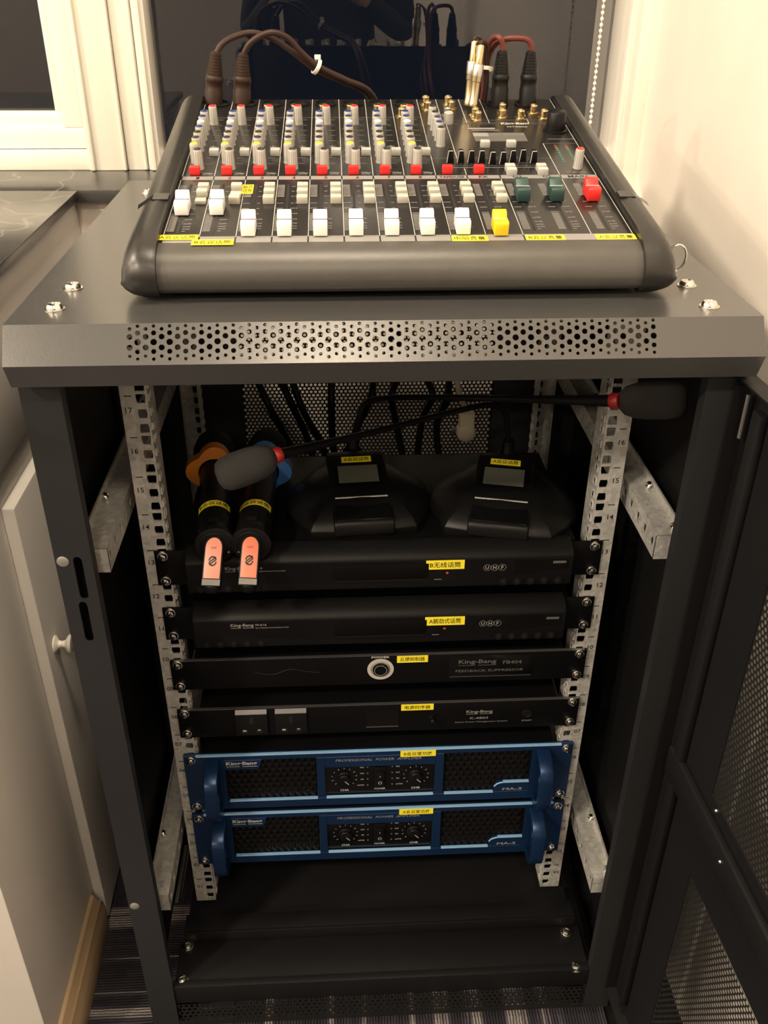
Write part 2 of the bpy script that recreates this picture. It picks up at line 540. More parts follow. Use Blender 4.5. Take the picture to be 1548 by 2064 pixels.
# lid -----------------------------------------------------------
lid = MB()
LT, LF, LB = 163, -131, 402
lid.box(-HX, HX, LF, LB, LT - 2, LT)
ys, zs, ye, ze = LF, LT, -150, 136
ln = math.hypot(ye - ys, ze - zs)
ny, nz = -(zs - ze) / ln, -(ys - ye) / ln * -1
def SL(x, t, h):                                   # sloped perforated strip: x, distance down the slope, depth behind it
    k = t / ln
    return (x, ys + (ye - ys) * k + h * (zs - ze) / ln, zs + (ze - zs) * k - h * (ys - ye) / ln)
PX = 6.16
x0 = -203 - PX / 2
lid.quad(SL(-HX, 0, 0), SL(x0, 0, 0), SL(x0, ln, 0), SL(-HX, ln, 0))
x1 = x0 + 68 * PX
lid.quad(SL(x1, 0, 0), SL(HX, 0, 0), SL(HX, ln, 0), SL(x1, ln, 0))
kk = ln / 31.
ev = [(4.2, 1.45), (10, 2.2), (18, 2.3), (24.4, 1.35)]
od = [(2.0, 1.35), (7.2, 1.95), (14, 2.5), (21.0, 1.95), (26.6, 1.35)]
for c_ in range(68):
    cx = -203 + PX * c_
    rows = ev if c_ % 2 == 0 else od
    prev = 0
    for i, (t, r) in enumerate(rows):
        nx = ln if i == len(rows) - 1 else (t + r + rows[i + 1][0] - rows[i + 1][1]) / 2 * kk
        lid.cell(SL, cx - PX / 2, cx + PX / 2, prev, nx, cx, t * kk, lambda a_, r=r: r * min(kk, 1.02), 14, 1.3)
        prev = nx
lid.quad((-HX, ye, ze), (HX, ye, ze), (HX - 1, -143, 116), (-HX + 1, -143, 116))
lid.quad((-HX + 1, -143, 116), (HX - 1, -143, 116), (HX - 1, -125, 116), (-HX + 1, -125, 116))
for sx_ in (-1, 1):
    X = sx_ * HX
    lid.add([(X, LF, LT), (X, -150, 136), (X - sx_, -143, 116), (X, LB, 116), (X, LB, LT)], [(0, 1, 2, 3, 4)])
lid.quad((-HX, LB, LT), (HX, LB, LT), (HX, LB, 116), (-HX, LB, 116))
lido = part('lid', lid, 'rack_top_paint', rack)
bolt = MB().lathe((0, 0, 0), (0, 0, 1), [(8.2, 0), (8.2, .9), (6.8, 1.0), (6.6, 2.6), (5.2, 4.6), (2.6, 5.3), (2.2, 4.0), (0, 3.9)], 18).mesh('lid_screw', 'nickel', (0, 0, 0))
for x, y in ((-267, -41), (-269, -95), (264, -51), (264, -107), (-263, 325), (263, 325)):
    put('lid_screw', bolt, lido, (x - RL[0], y - RL[1], LT - RL[2]))
# posts -----------------------------------------------------------
ZB = -800
PF = -124
def slot_r(hw, hh):
    def f(a_):
        c_, s_ = abs(math.cos(a_)), abs(math.sin(a_))
        k = hh - hw
        if s_ < 1e-6: return hw
        t = hw / c_ if c_ > 1e-6 else 1e9
        if t * s_ <= k: return t
        return k * s_ + math.sqrt(max(hw * hw - (k * c_) ** 2, 0))
    return f
AN = [i * math.pi / 2 + d for i in range(4) for d in (0,)] + [math.pi / 2 + d for d in (-.3, -.2, -.12, -.06, .06, .12, .2, .3)] + [1.5 * math.pi + d for d in (-.3, -.2, -.12, -.06, .06, .12, .2, .3)]
for s_ in (-1, 1):
    p = MB()
    mp = lambda x, z, h, s_=s_: (s_ * x, PF + h, z)
    a, b_ = 268, 301
    zc = [(-81, 24), (-131, 24)]
    p.quad(mp(a, 117, 0), mp(b_, 117, 0), mp(b_, -56, 0), mp(a, -56, 0))
    if s_ < 0:
        p.cell(mp, a, b_, -106, -56, 281, -81, slot_r(4, 23.5), AN, 2)
        p.cell(mp, a, b_, -156, -106, 284, -131, slot_r(4, 23.5), AN, 2)
    else:
        p.quad(mp(a, -56, 0), mp(b_, -56, 0), mp(b_, -156, 0), mp(a, -156, 0))
    p.quad(mp(a, -156, 0), mp(b_, -156, 0), mp(b_, ZB, 0), mp(a, ZB, 0))
    # folds: outer return, inner return (two steps)
    p.quad(mp(b_, 117, 0), mp(b_, 117, 40), mp(b_, ZB, 40), mp(b_, ZB, 0))
    p.quad(mp(a, 117, 0), mp(a, 117, 13), mp(a, ZB, 13), mp(a, ZB, 0))
    p.quad(mp(a, 117, 13), mp(a + 10, 117, 13), mp(a + 10, ZB, 13), mp(a, ZB, 13))
    p.quad(mp(a + 10, 117, 13), mp(a + 10, 117, 30), mp(a + 10, ZB, 30), mp(a + 10, ZB, 13))
    p.quad(mp(a + 10, 117, 30), mp(b_, 117, 30), mp(b_, ZB, 30), mp(a + 10, ZB, 30))
    po = part('front_post', p, 'rack_paint', rack)
    part('post_slot', MB().box(s_ * 270, s_ * 275, PF + 12.6, PF + 13.2, -335, -285), 'ink_black', po)
    for z in ((-62, -550) if s_ < 0 else ()):
        part('plug_disc', MB().lathe((s_ * 294, PF, z), (0, -1, 0), [(5.5, 0), (5.5, .6), (4.5, 1.2), (0, 1.3)], 20), 'dull_disc', po)
    q = MB()
    q.box(s_ * 262, s_ * 300, 368, 400, ZB, 117)
    part('rear_post', q, 'rack_paint', rack, 1)
    part('side_panel', MB().box(s_ * 298, s_ * 300, -95, 370, ZB + 20, 116), 'door_paint', rack)
    part('side_rib', MB().box(s_ * 290, s_ * 298, 150, 185, ZB + 20, 116), 'door_paint', rack, 2)
# base --------------------------------------------------------------
bs = MB()
bs.box(-268, 268, PF + 2, -112, -752, -718)                   # front sill
bs.box(-268, 268, -112, -56, -726, -722)                       # tray
bs.box(-262, 262, -56, -52, -726, -704)                        # step
bs.box(-262, 262, -52, -28, -708, -704)
bs.box(-262, 262, -30, 368, -726, -722)
part('base_tray', bs, 'door_paint', rack, .8)
sk = MB()
hexp = 7.
for r_ in range(5):
    zc = -757 - r_ * 7.6
    for c_ in range(76):
        cx = -266 + 3.5 + hexp * c_
        off = 0 if r_ % 2 == 0 else hexp / 2
        if cx + off + 3.5 > 268: continue
        sk.cell(lambda x, z, h: (x, PF + 1 + h, z), cx + off - 3.5, cx + off + 3.5, zc - 3.8, zc + 3.8, cx + off, zc, lambda a_: 2.3, 8)
sk.box(-268, 268, PF + 1, PF + 3, ZB, -792)
part('base_grille', sk, 'mesh_paint', rack)
for x, y in ((-259, -110), (251, -116), (-258, -62), (250, -65)):
    put('base_screw', bolt, rack, (x - RL[0], y - RL[1], -722 - RL[2]))
for x in (-270, 270):
    for y in (-90, 400):
        part('foot', MB().lathe((x, y, FL), (0, 0, 1), [(0, 0), (20, 0), (20, 8), (8, 10), (8, 17), (0, 17)], 16), 'black_plastic', rack)
# rails --------------------------------------------------------------
U = 44.45
def rail(sx_, yf, depth, numbers=True):
    r = MB(); n = MB()
    top, bot = 112, -712
    mpf = lambda x, z, h: (sx_ * x, yf + h * (1 if depth > 0 else -1), z)
    mpi = lambda y, z, h: (sx_ * (226 - h), yf + y * (1 if depth > 0 else -1), z)
    hz = [-U * k - d for k in range(-4, 17) for d in (2.9, 18.8, 34.7)]
    hz = [q for q in hz if bot + 6 < q < top - 6]
    sq = lambda hw: (lambda a_: hw / max(abs(math.cos(a_)), abs(math.sin(a_))))
    edges = [top] + [(hz[i] + hz[i + 1]) / 2 for i in range(len(hz) - 1)] + [bot]
    for i, q in enumerate(hz):
        r.cell(mpf, 226, 239, edges[i + 1], edges[i], 232.6, q, sq(4.7), 4, 2)
        r.cell(mpi, 0, 14, edges[i + 1], edges[i], 8, q, sq(4.2), 4, 1.5)
    r.quad(mpf(239, top, 0), mpf(252, top, 0), mpf(252, bot, 0), mpf(239, bot, 0))
    r.quad(mpi(14, top, 0), mpi(34, top, 0), mpi(34, bot, 0), mpi(14, bot, 0))
    r.quad(mpf(252, top, 0), mpf(252, top, 14), mpf(252, bot, 14), mpf(252, bot, 0))
    ro = part('mounting_rail', r, 'galvanised', rack)
    if numbers:
        for k in range(-2, 16):
            z = -U * k
            n.box(sx_ * 241, sx_ * 248, yf - .25, yf - .1, z - .5, z + .5)
            n.text('%02d' % (16 - k), lambda x, z_, h: (x, yf - .2, z_), sx_ * 245.3, z - U * .34, size=6, bold=.012)
        tag(part('unit_numbers', n, 'ink_black', ro, label='printed black unit numbers and ticks'), kind='stuff')
rail(-1, 0, 1); rail(1, 0, 1)
rail(-1, 330, -1, False); rail(1, 330, -1, False)
# cross channels carrying the rails ----------------------------------------
sq = lambda hw, hh: (lambda a_: min(hw / max(abs(math.cos(a_)), 1e-6), hh / max(abs(math.sin(a_)), 1e-6)))
scr = MB().lathe((0, 0, 0), (0, 0, 1), [(4.8, 0), (4.8, .6), (4.3, 1.6), (2.8, 2.8), (1.2, 3.2), (.9, 2.2), (0, 2.2)], 14).mesh('channel_screw', 'nickel', (0, 0, 0))
for s_ in (-1, 1):
    for zt in (-70, -578):
        c_ = MB()
        xi, xo, y0_, y1_ = 263, 285, -90, 367
        zb = zt - 28
        X = lambda v: s_ * v
        c_.quad((X(xi), y0_, zt), (X(xo), y0_, zt), (X(xo), y1_, zt), (X(xi), y1_, zt))
        c_.quad((X(xi), y0_, zt - 1), (X(xo), y0_, zt - 1), (X(xo), y1_, zt - 1), (X(xi), y1_, zt - 1))
        c_.box(X(xo), X(xo + 2), y0_, y1_, zt, zt + 9)
        c_.quad((X(xi), y0_ - .5, zt - 2), (X(xo + 2), y0_ - .5, zt - 2), (X(xo + 2), y0_ - .5, zb), (X(xi), y0_ - .5, zb))
        c_.box(X(xi), X(xo + 2), y0_ - .4, y0_ + 2, zb, zt - 2)
        mp = lambda y, z, h, s_=s_: (s_ * (xi + h), y, z)
        y = y0_
        first = True
        while y < y1_ - 1:
            ye_ = min(y + 24, y1_)
            c_.cell(mp, y, ye_, zb, zt, (y + ye_) / 2, (zb + zt) / 2, sq(4.4, 5.), 4, 2)
            y = ye_
        c_.quad((X(xi), y0_, zb), (X(xo), y0_, zb), (X(xo), y1_, zb), (X(xi), y1_, zb))
        for yy in (y0_ + 8,):
            c_.add([(X(xo - 1), yy - 10, zb), (X(xo - 1), yy + 22, zb), (X(xo - 1), yy + 2, zb - 16)], [(0, 1, 2)])
        co_ = part('cross_channel', c_, 'galvanised', rack)
        for yy in (y0_ + 10, y0_ + 92, y0_ + 320):
            put('channel_screw', scr, co_, (X(xo - 3) - RL[0], yy - RL[1], zt + 3 - RL[2]), (0, -s_ * .9, 0))
        put('channel_screw', scr, co_, (X(xo - 2) - RL[0], y0_ + 4 - RL[1], zb - 6 - RL[2]), (math.pi / 2, 0, 0))
# back door mesh -----------------------------------------------------------------
def perf(mp, x0, x1, z0, z1, px, pz, r, n=8, depth=0.):
    mb = MB()
    row = 0; z = z0
    while z + pz <= z1 + .01:
        off = px / 2 if row % 2 else 0
        x = x0 + off
        if off: mb.quad(mp(x0, z, 0), mp(x, z, 0), mp(x, z + pz, 0), mp(x0, z + pz, 0))
        while x + px <= x1 + .01:
            mb.cell(mp, x, x + px, z, z + pz, x + px / 2, z + pz / 2, lambda a_: r, n, depth)
            x += px
        if x < x1 - .01: mb.quad(mp(x, z, 0), mp(x1, z, 0), mp(x1, z + pz, 0), mp(x, z + pz, 0))
        z += pz; row += 1
    return mb
bk = MB()
bk.box(-262, -178, 383, 390, ZB + 30, 116).box(180, 262, 383, 390, ZB + 30, 116).box(-178, 180, 383, 390, ZB + 30, -470).box(-178, 180, 383, 390, 60, 116)
bdo = part('back_door', bk, 'rack_paint', rack, .8)
part('perforated_sheet', perf(lambda x, z, h: (x, 386 + h, z), -178, 180, -470, 60, 6.1, 5.3, 2.15, 8), 'mesh_paint', bdo)
# open front door -----------------------------------------------------------------
TH = math.radians(93)
HG = (304, -128)
DR = (-math.cos(TH), -math.sin(TH)); DN = (DR[1], -DR[0])            # DN points to the inner side (towards -x)
def DM(u, z, h):
    return (HG[0] + DR[0] * u + DN[0] * h, HG[1] + DR[1] * u + DN[1] * h, z)
def dbox(mb, u0, u1, z0, z1, h0, h1):
    vs = [DM(u, z, h) for z in (z0, z1) for h in (h0, h1) for u in (u0, u1)]
    mb.add(vs, [(0, 2, 3, 1), (4, 5, 7, 6), (0, 1, 5, 4), (2, 6, 7, 3), (0, 4, 6, 2), (1, 3, 7, 5)])
d_ = MB()
DW, DZ0, DZ1 = 585, -748, 111
dbox(d_, 0, 96, DZ0, DZ1, -2, 0); dbox(d_, 520, DW, DZ0, DZ1, -2, 0)
dbox(d_, 96, 520, 62, DZ1, -2, 0); dbox(d_, 96, 520, DZ0, -700, -2, 0)
dbox(d_, 96, 520, -400, -282, -2, 0)
dbox(d_, 0, 2, DZ0, DZ1, 0, 14); dbox(d_, DW - 2, DW, DZ0, DZ1, 0, 14)
dbox(d_, 2, DW - 2, DZ1 - 2, DZ1, 0, 14); dbox(d_, 2, DW - 2, DZ0, DZ0 + 2, 0, 14)
dr = part('front_door', d_, 'door_paint', rack)
rb = MB()
dbox(rb, 14, DW - 10, -335, -298, 0, 9)
part('stiffener', rb, 'door_paint', dr, 2.5)
rb = MB()
dbox(rb, 24, 40, DZ0 + 20, DZ1 - 20, 0, 8)
part('stiffener', rb, 'door_paint', dr, 2.5)
part('perforated_sheet', perf(lambda u, z, h: DM(u, z, -1), 96, 520, -282, 62, 6.1, 5.3, 2.05, 7), 'mesh_paint', dr)
part('perforated_sheet', perf(lambda u, z, h: DM(u, z, -1), 96, 520, -700, -400, 6.1, 5.3, 2.05, 7), 'mesh_paint', dr)
hp = MB().cyl(DM(14, 60, 8), DM(14, 100, 8), 2.2, n=10)
part('hinge_pin', hp, 'steel_grey', dr)
for u, z in ((110, -290), (150, -312), (250, -290)):
    part('rivet', MB().lathe(DM(u, z, 0 if z > -298 else 9), (DN[0], DN[1], 0), [(2.4, 0), (2, 1.4), (0, 2)], 10), 'steel_grey', dr)

# ================================================================== rack units
def screw_mesh():
    m_ = MB()
    m_.lathe((0, 0, 0), (0, -1, 0), [(5.9, 0), (5.9, 1.0), (5.0, 1.1), (4.9, 2.6), (3.8, 4.2), (1.6, 5.0), (0, 5.1)], 18, 0)
    for a_ in (.5, .5 + math.pi / 2):
        c_, s_ = math.cos(a_), math.sin(a_)
        L, Wd = 2.9, .55
        m_.add([(c_ * L - s_ * Wd, -5.15, s_ * L + c_ * Wd), (c_ * L + s_ * Wd, -5.15, s_ * L - c_ * Wd), (-c_ * L + s_ * Wd, -5.15, -s_ * L - c_ * Wd), (-c_ * L - s_ * Wd, -5.15, -s_ * L + c_ * Wd)], [(0, 1, 2, 3)], 1)
    return m_.mesh('rack_screw', ['nickel', 'ink_black'], (0, 0, 0))
SCREW = screw_mesh()
def screws(t, loc, zs, y):
    for z in zs:
        for x in (-232.5, 232.5):
            put('rack_screw', SCREW, t, (x - loc[0], y - loc[1], z - loc[2]), (0, random.uniform(0, 1.5), 0))
def ylabel(parent, body, x0, x1, z0, z1, y, tilt=0.):
    lb = part('name_label', MB().box(x0, x1, y - .35, y, z0, z1), 'label_yellow', parent, label='yellow adhesive label with printed name')
    part('lettering', MB().text(body, lambda x, z, h: (x, y - .42, z), (x0 + x1) / 2, (z0 + z1) / 2, width=(x1 - x0) * .80, size=(z1 - z0) * .62, bold=.012), 'ink_black', lb)
def brand(mb, x0, x1, z, y, size, mi=0, hyphen='-', bold=.02):
    mb.text('King' + hyphen + 'Bang', lambda x, z_, h: (x, y, z_), (x0 + x1) / 2, z, width=x1 - x0, size=size, mi=mi, bold=bold)
    zz = z - size * .62
    mb.box(x0, x0 + (x1 - x0) * .44, y - .05, y + .05, zz - .35, zz + .25, mi)
    mb.box(x0 + (x1 - x0) * .52, x1, y - .05, y + .05, zz - .35, zz + .25, mi)

def receiver(zc, label, txt, lx0, lx1):
    loc = (0, 0, zc - 22)
    t = thing('wireless_receiver', label, 'receiver', loc, group='wireless microphone receivers in the rack')
    part('chassis', MB().box(-212, 212, 4, 210, zc - 21, zc + 21), 'device_black', t, 1)
    part('mounting_ear', MB().box(-241, -205, -2.5, 0, zc - 22, zc + 22), 'device_black', t, .5)
    part('mounting_ear', MB().box(205, 241, -2.5, 0, zc - 22, zc + 22), 'device_black', t, .5)
    f = MB()
    prof = [(4, -21), (-20, -21), (-22, -18), (-22, 17), (-17, 23), (-6, 27), (4, 27)]
    f.prism(prof, lambda y, z, x: (x, y, zc + z), -206, 205)
    face = part('front_face', f, 'device_grey', t, 1.2)
    Y = -22.2
    # dark window with its sweeping lower edge
    win = []
    N = 24
    for i in range(N + 1):
        x = -198 + 396 * i / N
        k = abs(x) / 198
        win.append((x, zc - 13 + 14 * k ** 2.2))
    poly = [(-198, zc + 15), (198, zc + 15)] + win[::-1]
    part('display_window', MB().prism(poly, lambda x, z, y: (x, y, z), Y, Y + 1), 'black_gloss', face)
    sc_ = MB().prism([(-53, zc + 12), (50, zc + 12), (50, zc - 4), (46, zc - 8), (-49, zc - 8), (-53, zc - 4)], lambda x, z, y: (x, y, z), Y - .6, Y)
    part('screen', sc_, 'amp_black', face, .3)
    part('screen_edge', MB().box(-50, 48, Y - 1.0, Y - .5, zc - 9.4, zc - 7.4), 'device_grey', face)
    part('display_panel', MB().prism([(141, zc + 13), (200, zc + 13), (200, zc + 1), (143, zc - 5)], lambda x, z, y: (x, y, z), Y - .5, Y), 'amp_black', face)
    part('display_bar', MB().box(183, 197, Y - .7, Y - .5, zc + 8.5, zc + 11.5), 'print_dim', face)
    for x in [-193 + 15 * i for i in range(5)] + [132 + 14.8 * i for i in range(5)]:
        part('push_button', MB().lathe((x, Y + .5, zc - 14.5), (0, -1, 0), [(5, 0), (5, .8), (3.8, 1.0), (3.5, 2.6), (2.2, 3.3), (0, 3.4)], 16), 'device_grey', face)
    pr = MB()
    brand(pr, -165, -140, zc + 10.5, Y - .1, 5.2)
    pr.text('M-616', lambda x, z, h: (x, Y - .1, z), -132, zc + 11, width=12, size=3, bold=.02)
    pr.text('PRL WIRELESS MICROPHONE SYSTEM', lambda x, z, h: (x, Y - .1, z), -120, zc + 6.8, width=36, size=1.5, bold=.01)
    for k, c_ in enumerate('UHF'):
        cx = 112.5 + 8.2 * k
        pr.text(c_, lambda x, z, h: (x, Y - .1, z), cx, zc + 4.5, size=4.4, bold=.03)
        for q in range(20):
            a0, a1 = 2 * math.pi * q / 20, 2 * math.pi * (q + 1) / 20
            pr.add([(cx + r_ * math.cos(a_), Y - .1, zc + 4.5 + r_ * math.sin(a_)) for r_, a_ in ((3.7, a0), (4.1, a0), (4.1, a1), (3.7, a1))], [(0, 1, 2, 3)])
    pr.box(56, 64, Y - .15, Y - .05, zc - 9.5, zc - 8.8)
    part('lettering', pr, 'print_grey', face)
    part('indicator', MB().lathe((70, Y, zc - 1), (0, -1, 0), [(1.6, 0), (1.2, .8), (0, 1)], 10), 'led_red', face)
    ylabel(t, txt, lx0, lx1, zc + 4, zc + 15.5, Y - .1)
    screws(t, loc, (zc + 16, zc - 16), -2.5)
    return t
receiver(-155, 'black wireless receiver with a B name label, two handheld microphones resting on it', 'B无线话筒', 47, 88)
receiver(-230, 'black wireless receiver with an A name label, above the feedback suppressor', 'A鹅劲式话筒', 48, 92)

# ---- feedback suppressor
zc = -304
loc = (0, 0, zc - 22)
t = thing('feedback_suppressor', 'flat black rack unit with a large white-ringed round power button', 'audio unit', loc)
part('chassis', MB().box(-215, 215, 0, 190, zc - 20, zc + 19), 'device_black', t, 1)
fp = part('front_panel', MB().box(-241, 241, -4, 0, zc - 21.5, zc + 21.5), 'device_black', t, .8)
part('top_edge', MB().box(-236, 238, -4.3, -.5, zc + 21.2, zc + 21.9), 'edge_steel', fp)
rg = MB()
rg.lathe((0, -4, zc + 1.5), (0, -1, 0), [(11.2, 0), (11.2, .5), (15.4, .5), (15.4, 0)], 40)
rg.lathe((0, -4.1, zc + 1.5), (0, -1, 0), [(9.6, 0), (9.6, .5), (10.5, .5), (10.5, 0)], 40)
part('button_ring', rg, 'print_white', fp, label='white printed ring around the power button')
part('power_button', MB().lathe((0, -4, zc + 1.5), (0, -1, 0), [(9.3, 0), (9.3, 2.4), (8.2, 3), (6.6, 2.8), (6.4, 1.8), (0, 1.4)], 32), 'black_gloss', fp)
part('button_bezel', MB().lathe((0, -5.6, zc + 1.5), (0, -1, 0), [(6.9, 0), (6.9, 1.5), (7.5, 1.5), (7.5, 0)], 32), 'print_grey', fp)
pr = MB()
pr.text('POWER', lambda x, z, h: (x, -4.1, z), 0, zc + 19.2, width=21, size=2.9, bold=.03)
part('lettering', pr, 'print_white', fp)
part('name_plate', MB().box(80, 178, -4.6, -4, zc - 13, zc + 18), 'black_gloss', fp, .3)
part('plate_edge', MB().box(81, 177, -4.9, -4.5, zc - 13.6, zc - 12.8), 'edge_steel', fp)
pr = MB()
brand(pr, 91, 135, zc + 8.5, -4.75, 7.5)
pr.text('FB404', lambda x, z, h: (x, -4.75, z), 154, zc + 7, width=22, size=5, bold=.01)
pr.text('FEEDBACK SUPPRESSOR', lambda x, z, h: (x, -4.75, z), 128, zc - 4.5, width=80, size=3.6, bold=.01)
part('lettering', pr, 'print_dim', fp)
part('wave_mark', MB().tube([(-146, -4.0, zc + 2), (-125, -4.0, zc - 2), (-105, -4.0, zc + 5), (-85, -4.0, zc + 1), (-70, -4.0, zc - 1)], .35, 4), 'device_grey', fp)
ylabel(t, '反馈抑制器', 19, 55, zc + 10.5, zc + 20.5, -4.1)
screws(t, loc, (zc + 16.5, zc - 15), -4)
for x, y in ((-60, 30), (96, 30)):
    part('chassis_screw', MB().lathe((x, y, zc - 20), (0, 0, -1), [(2.4, 0), (1.8, 1.2), (0, 1.4)], 10), 'steel_grey', t)

# ---- power sequencer
zc = -379.5
loc = (0, 0, zc - 22)
t = thing('power_sequencer', 'flat black rack unit with two power sockets on its front', 'power unit', loc)
part('chassis', MB().box(-215, 215, 0, 230, zc - 20, zc + 20), 'device_black', t, 1)
fp = part('front_panel', MB().box(-241, 241, -4, 0, zc - 22, zc + 22), 'device_black', t, .8)
part('top_edge', MB().box(-236, 240, -4.3, -.5, zc + 21.6, zc + 22.4), 'edge_steel', fp)
for cx in (-154, -107):
    so_ = MB()
    so_.box(cx - 19, cx + 19, -7.5, -4, zc - 18, zc + 16)
    so_.prism([(-4, 20), (-7.5, 15.6), (-4, 15.6)], lambda y, z, x: (x, y, zc + z), cx - 19, cx + 19)
    sk_ = part('power_socket', so_, 'device_grey', fp, .5)
    hl = MB()
    hl.box(cx - 2.2, cx + 2.2, -7.7, -7.4, zc + 1, zc + 11)
    hl.box(cx - 12, cx - 5, -7.7, -7.4, zc - 13.5, zc - 8); hl.box(cx + 5, cx + 12, -7.7, -7.4, zc - 13.5, zc - 8)
    part('socket_holes', hl, 'ink_black', sk_)
    cn = MB()  # metal contacts, their glint painted as plain white
    cn.box(cx - 11, cx - 7, -7.95, -7.65, zc - 11, zc - 9); cn.box(cx + 7, cx + 10, -7.95, -7.65, zc - 10, zc - 8.8)
    part('contact', cn, 'print_white', sk_, label='metal contacts with their glint painted white')
    part('socket_edge', MB().prism([(-4.1, 20.2), (-7.6, 15.8), (-7.6, 15.2), (-4.1, 19.4)], lambda y, z, x: (x, y, zc + z), cx - 18.6, cx + 18.6), 'edge_steel', sk_)
part('meter_window', MB().box(-17, 22, -4.4, -4, zc - 13, zc + 14), 'black_gloss', fp)
part('meter_edge', MB().box(-17, 22, -4.8, -4.2, zc - 14, zc - 12.8), 'edge_steel', fp)
part('rotary_knob', MB().lathe((63, -4, zc - 1), (0, -1, 0), [(7, 0), (7, 1), (4.2, 1.4), (3.8, 9), (2.6, 10), (0, 10.2)], 18), 'black_gloss', fp)
part('start_button', MB().lathe((178, -4, zc + 1), (0, -1, 0), [(6.2, 0), (6.2, 1.4), (5, 1.8), (4.6, 1.2), (0, 1.2)], 24), 'device_grey', fp)
pr = MB()
brand(pr, 104, 136, zc + 5.5, -4.15, 5.5)
pr.text('K-4803', lambda x, z, h: (x, -4.15, z), 120, zc - 4.5, width=22, size=3.6, bold=.01)
pr.text('Smart Power Management System', lambda x, z, h: (x, -4.15, z), 123, zc - 10.8, width=64, size=2.6, bold=.005)
pr.text('START', lambda x, z, h: (x, -4.15, z), 179, zc - 11, width=12.5, size=2.2, bold=.02)
part('lettering', pr, 'print_grey', fp)
ylabel(t, '电源时序器', 25, 64, zc + 11.5, zc + 21, -4.1)
screws(t, loc, (zc + 17, zc - 14.5), -4)
for x, y in ((-96, 18), (-5, 24), (142, 18)):
    part('chassis_screw', MB().lathe((x, y, zc - 20), (0, 0, -1), [(2.4, 0), (1.8, 1.2), (0, 1.4)], 10), 'steel_grey', t)

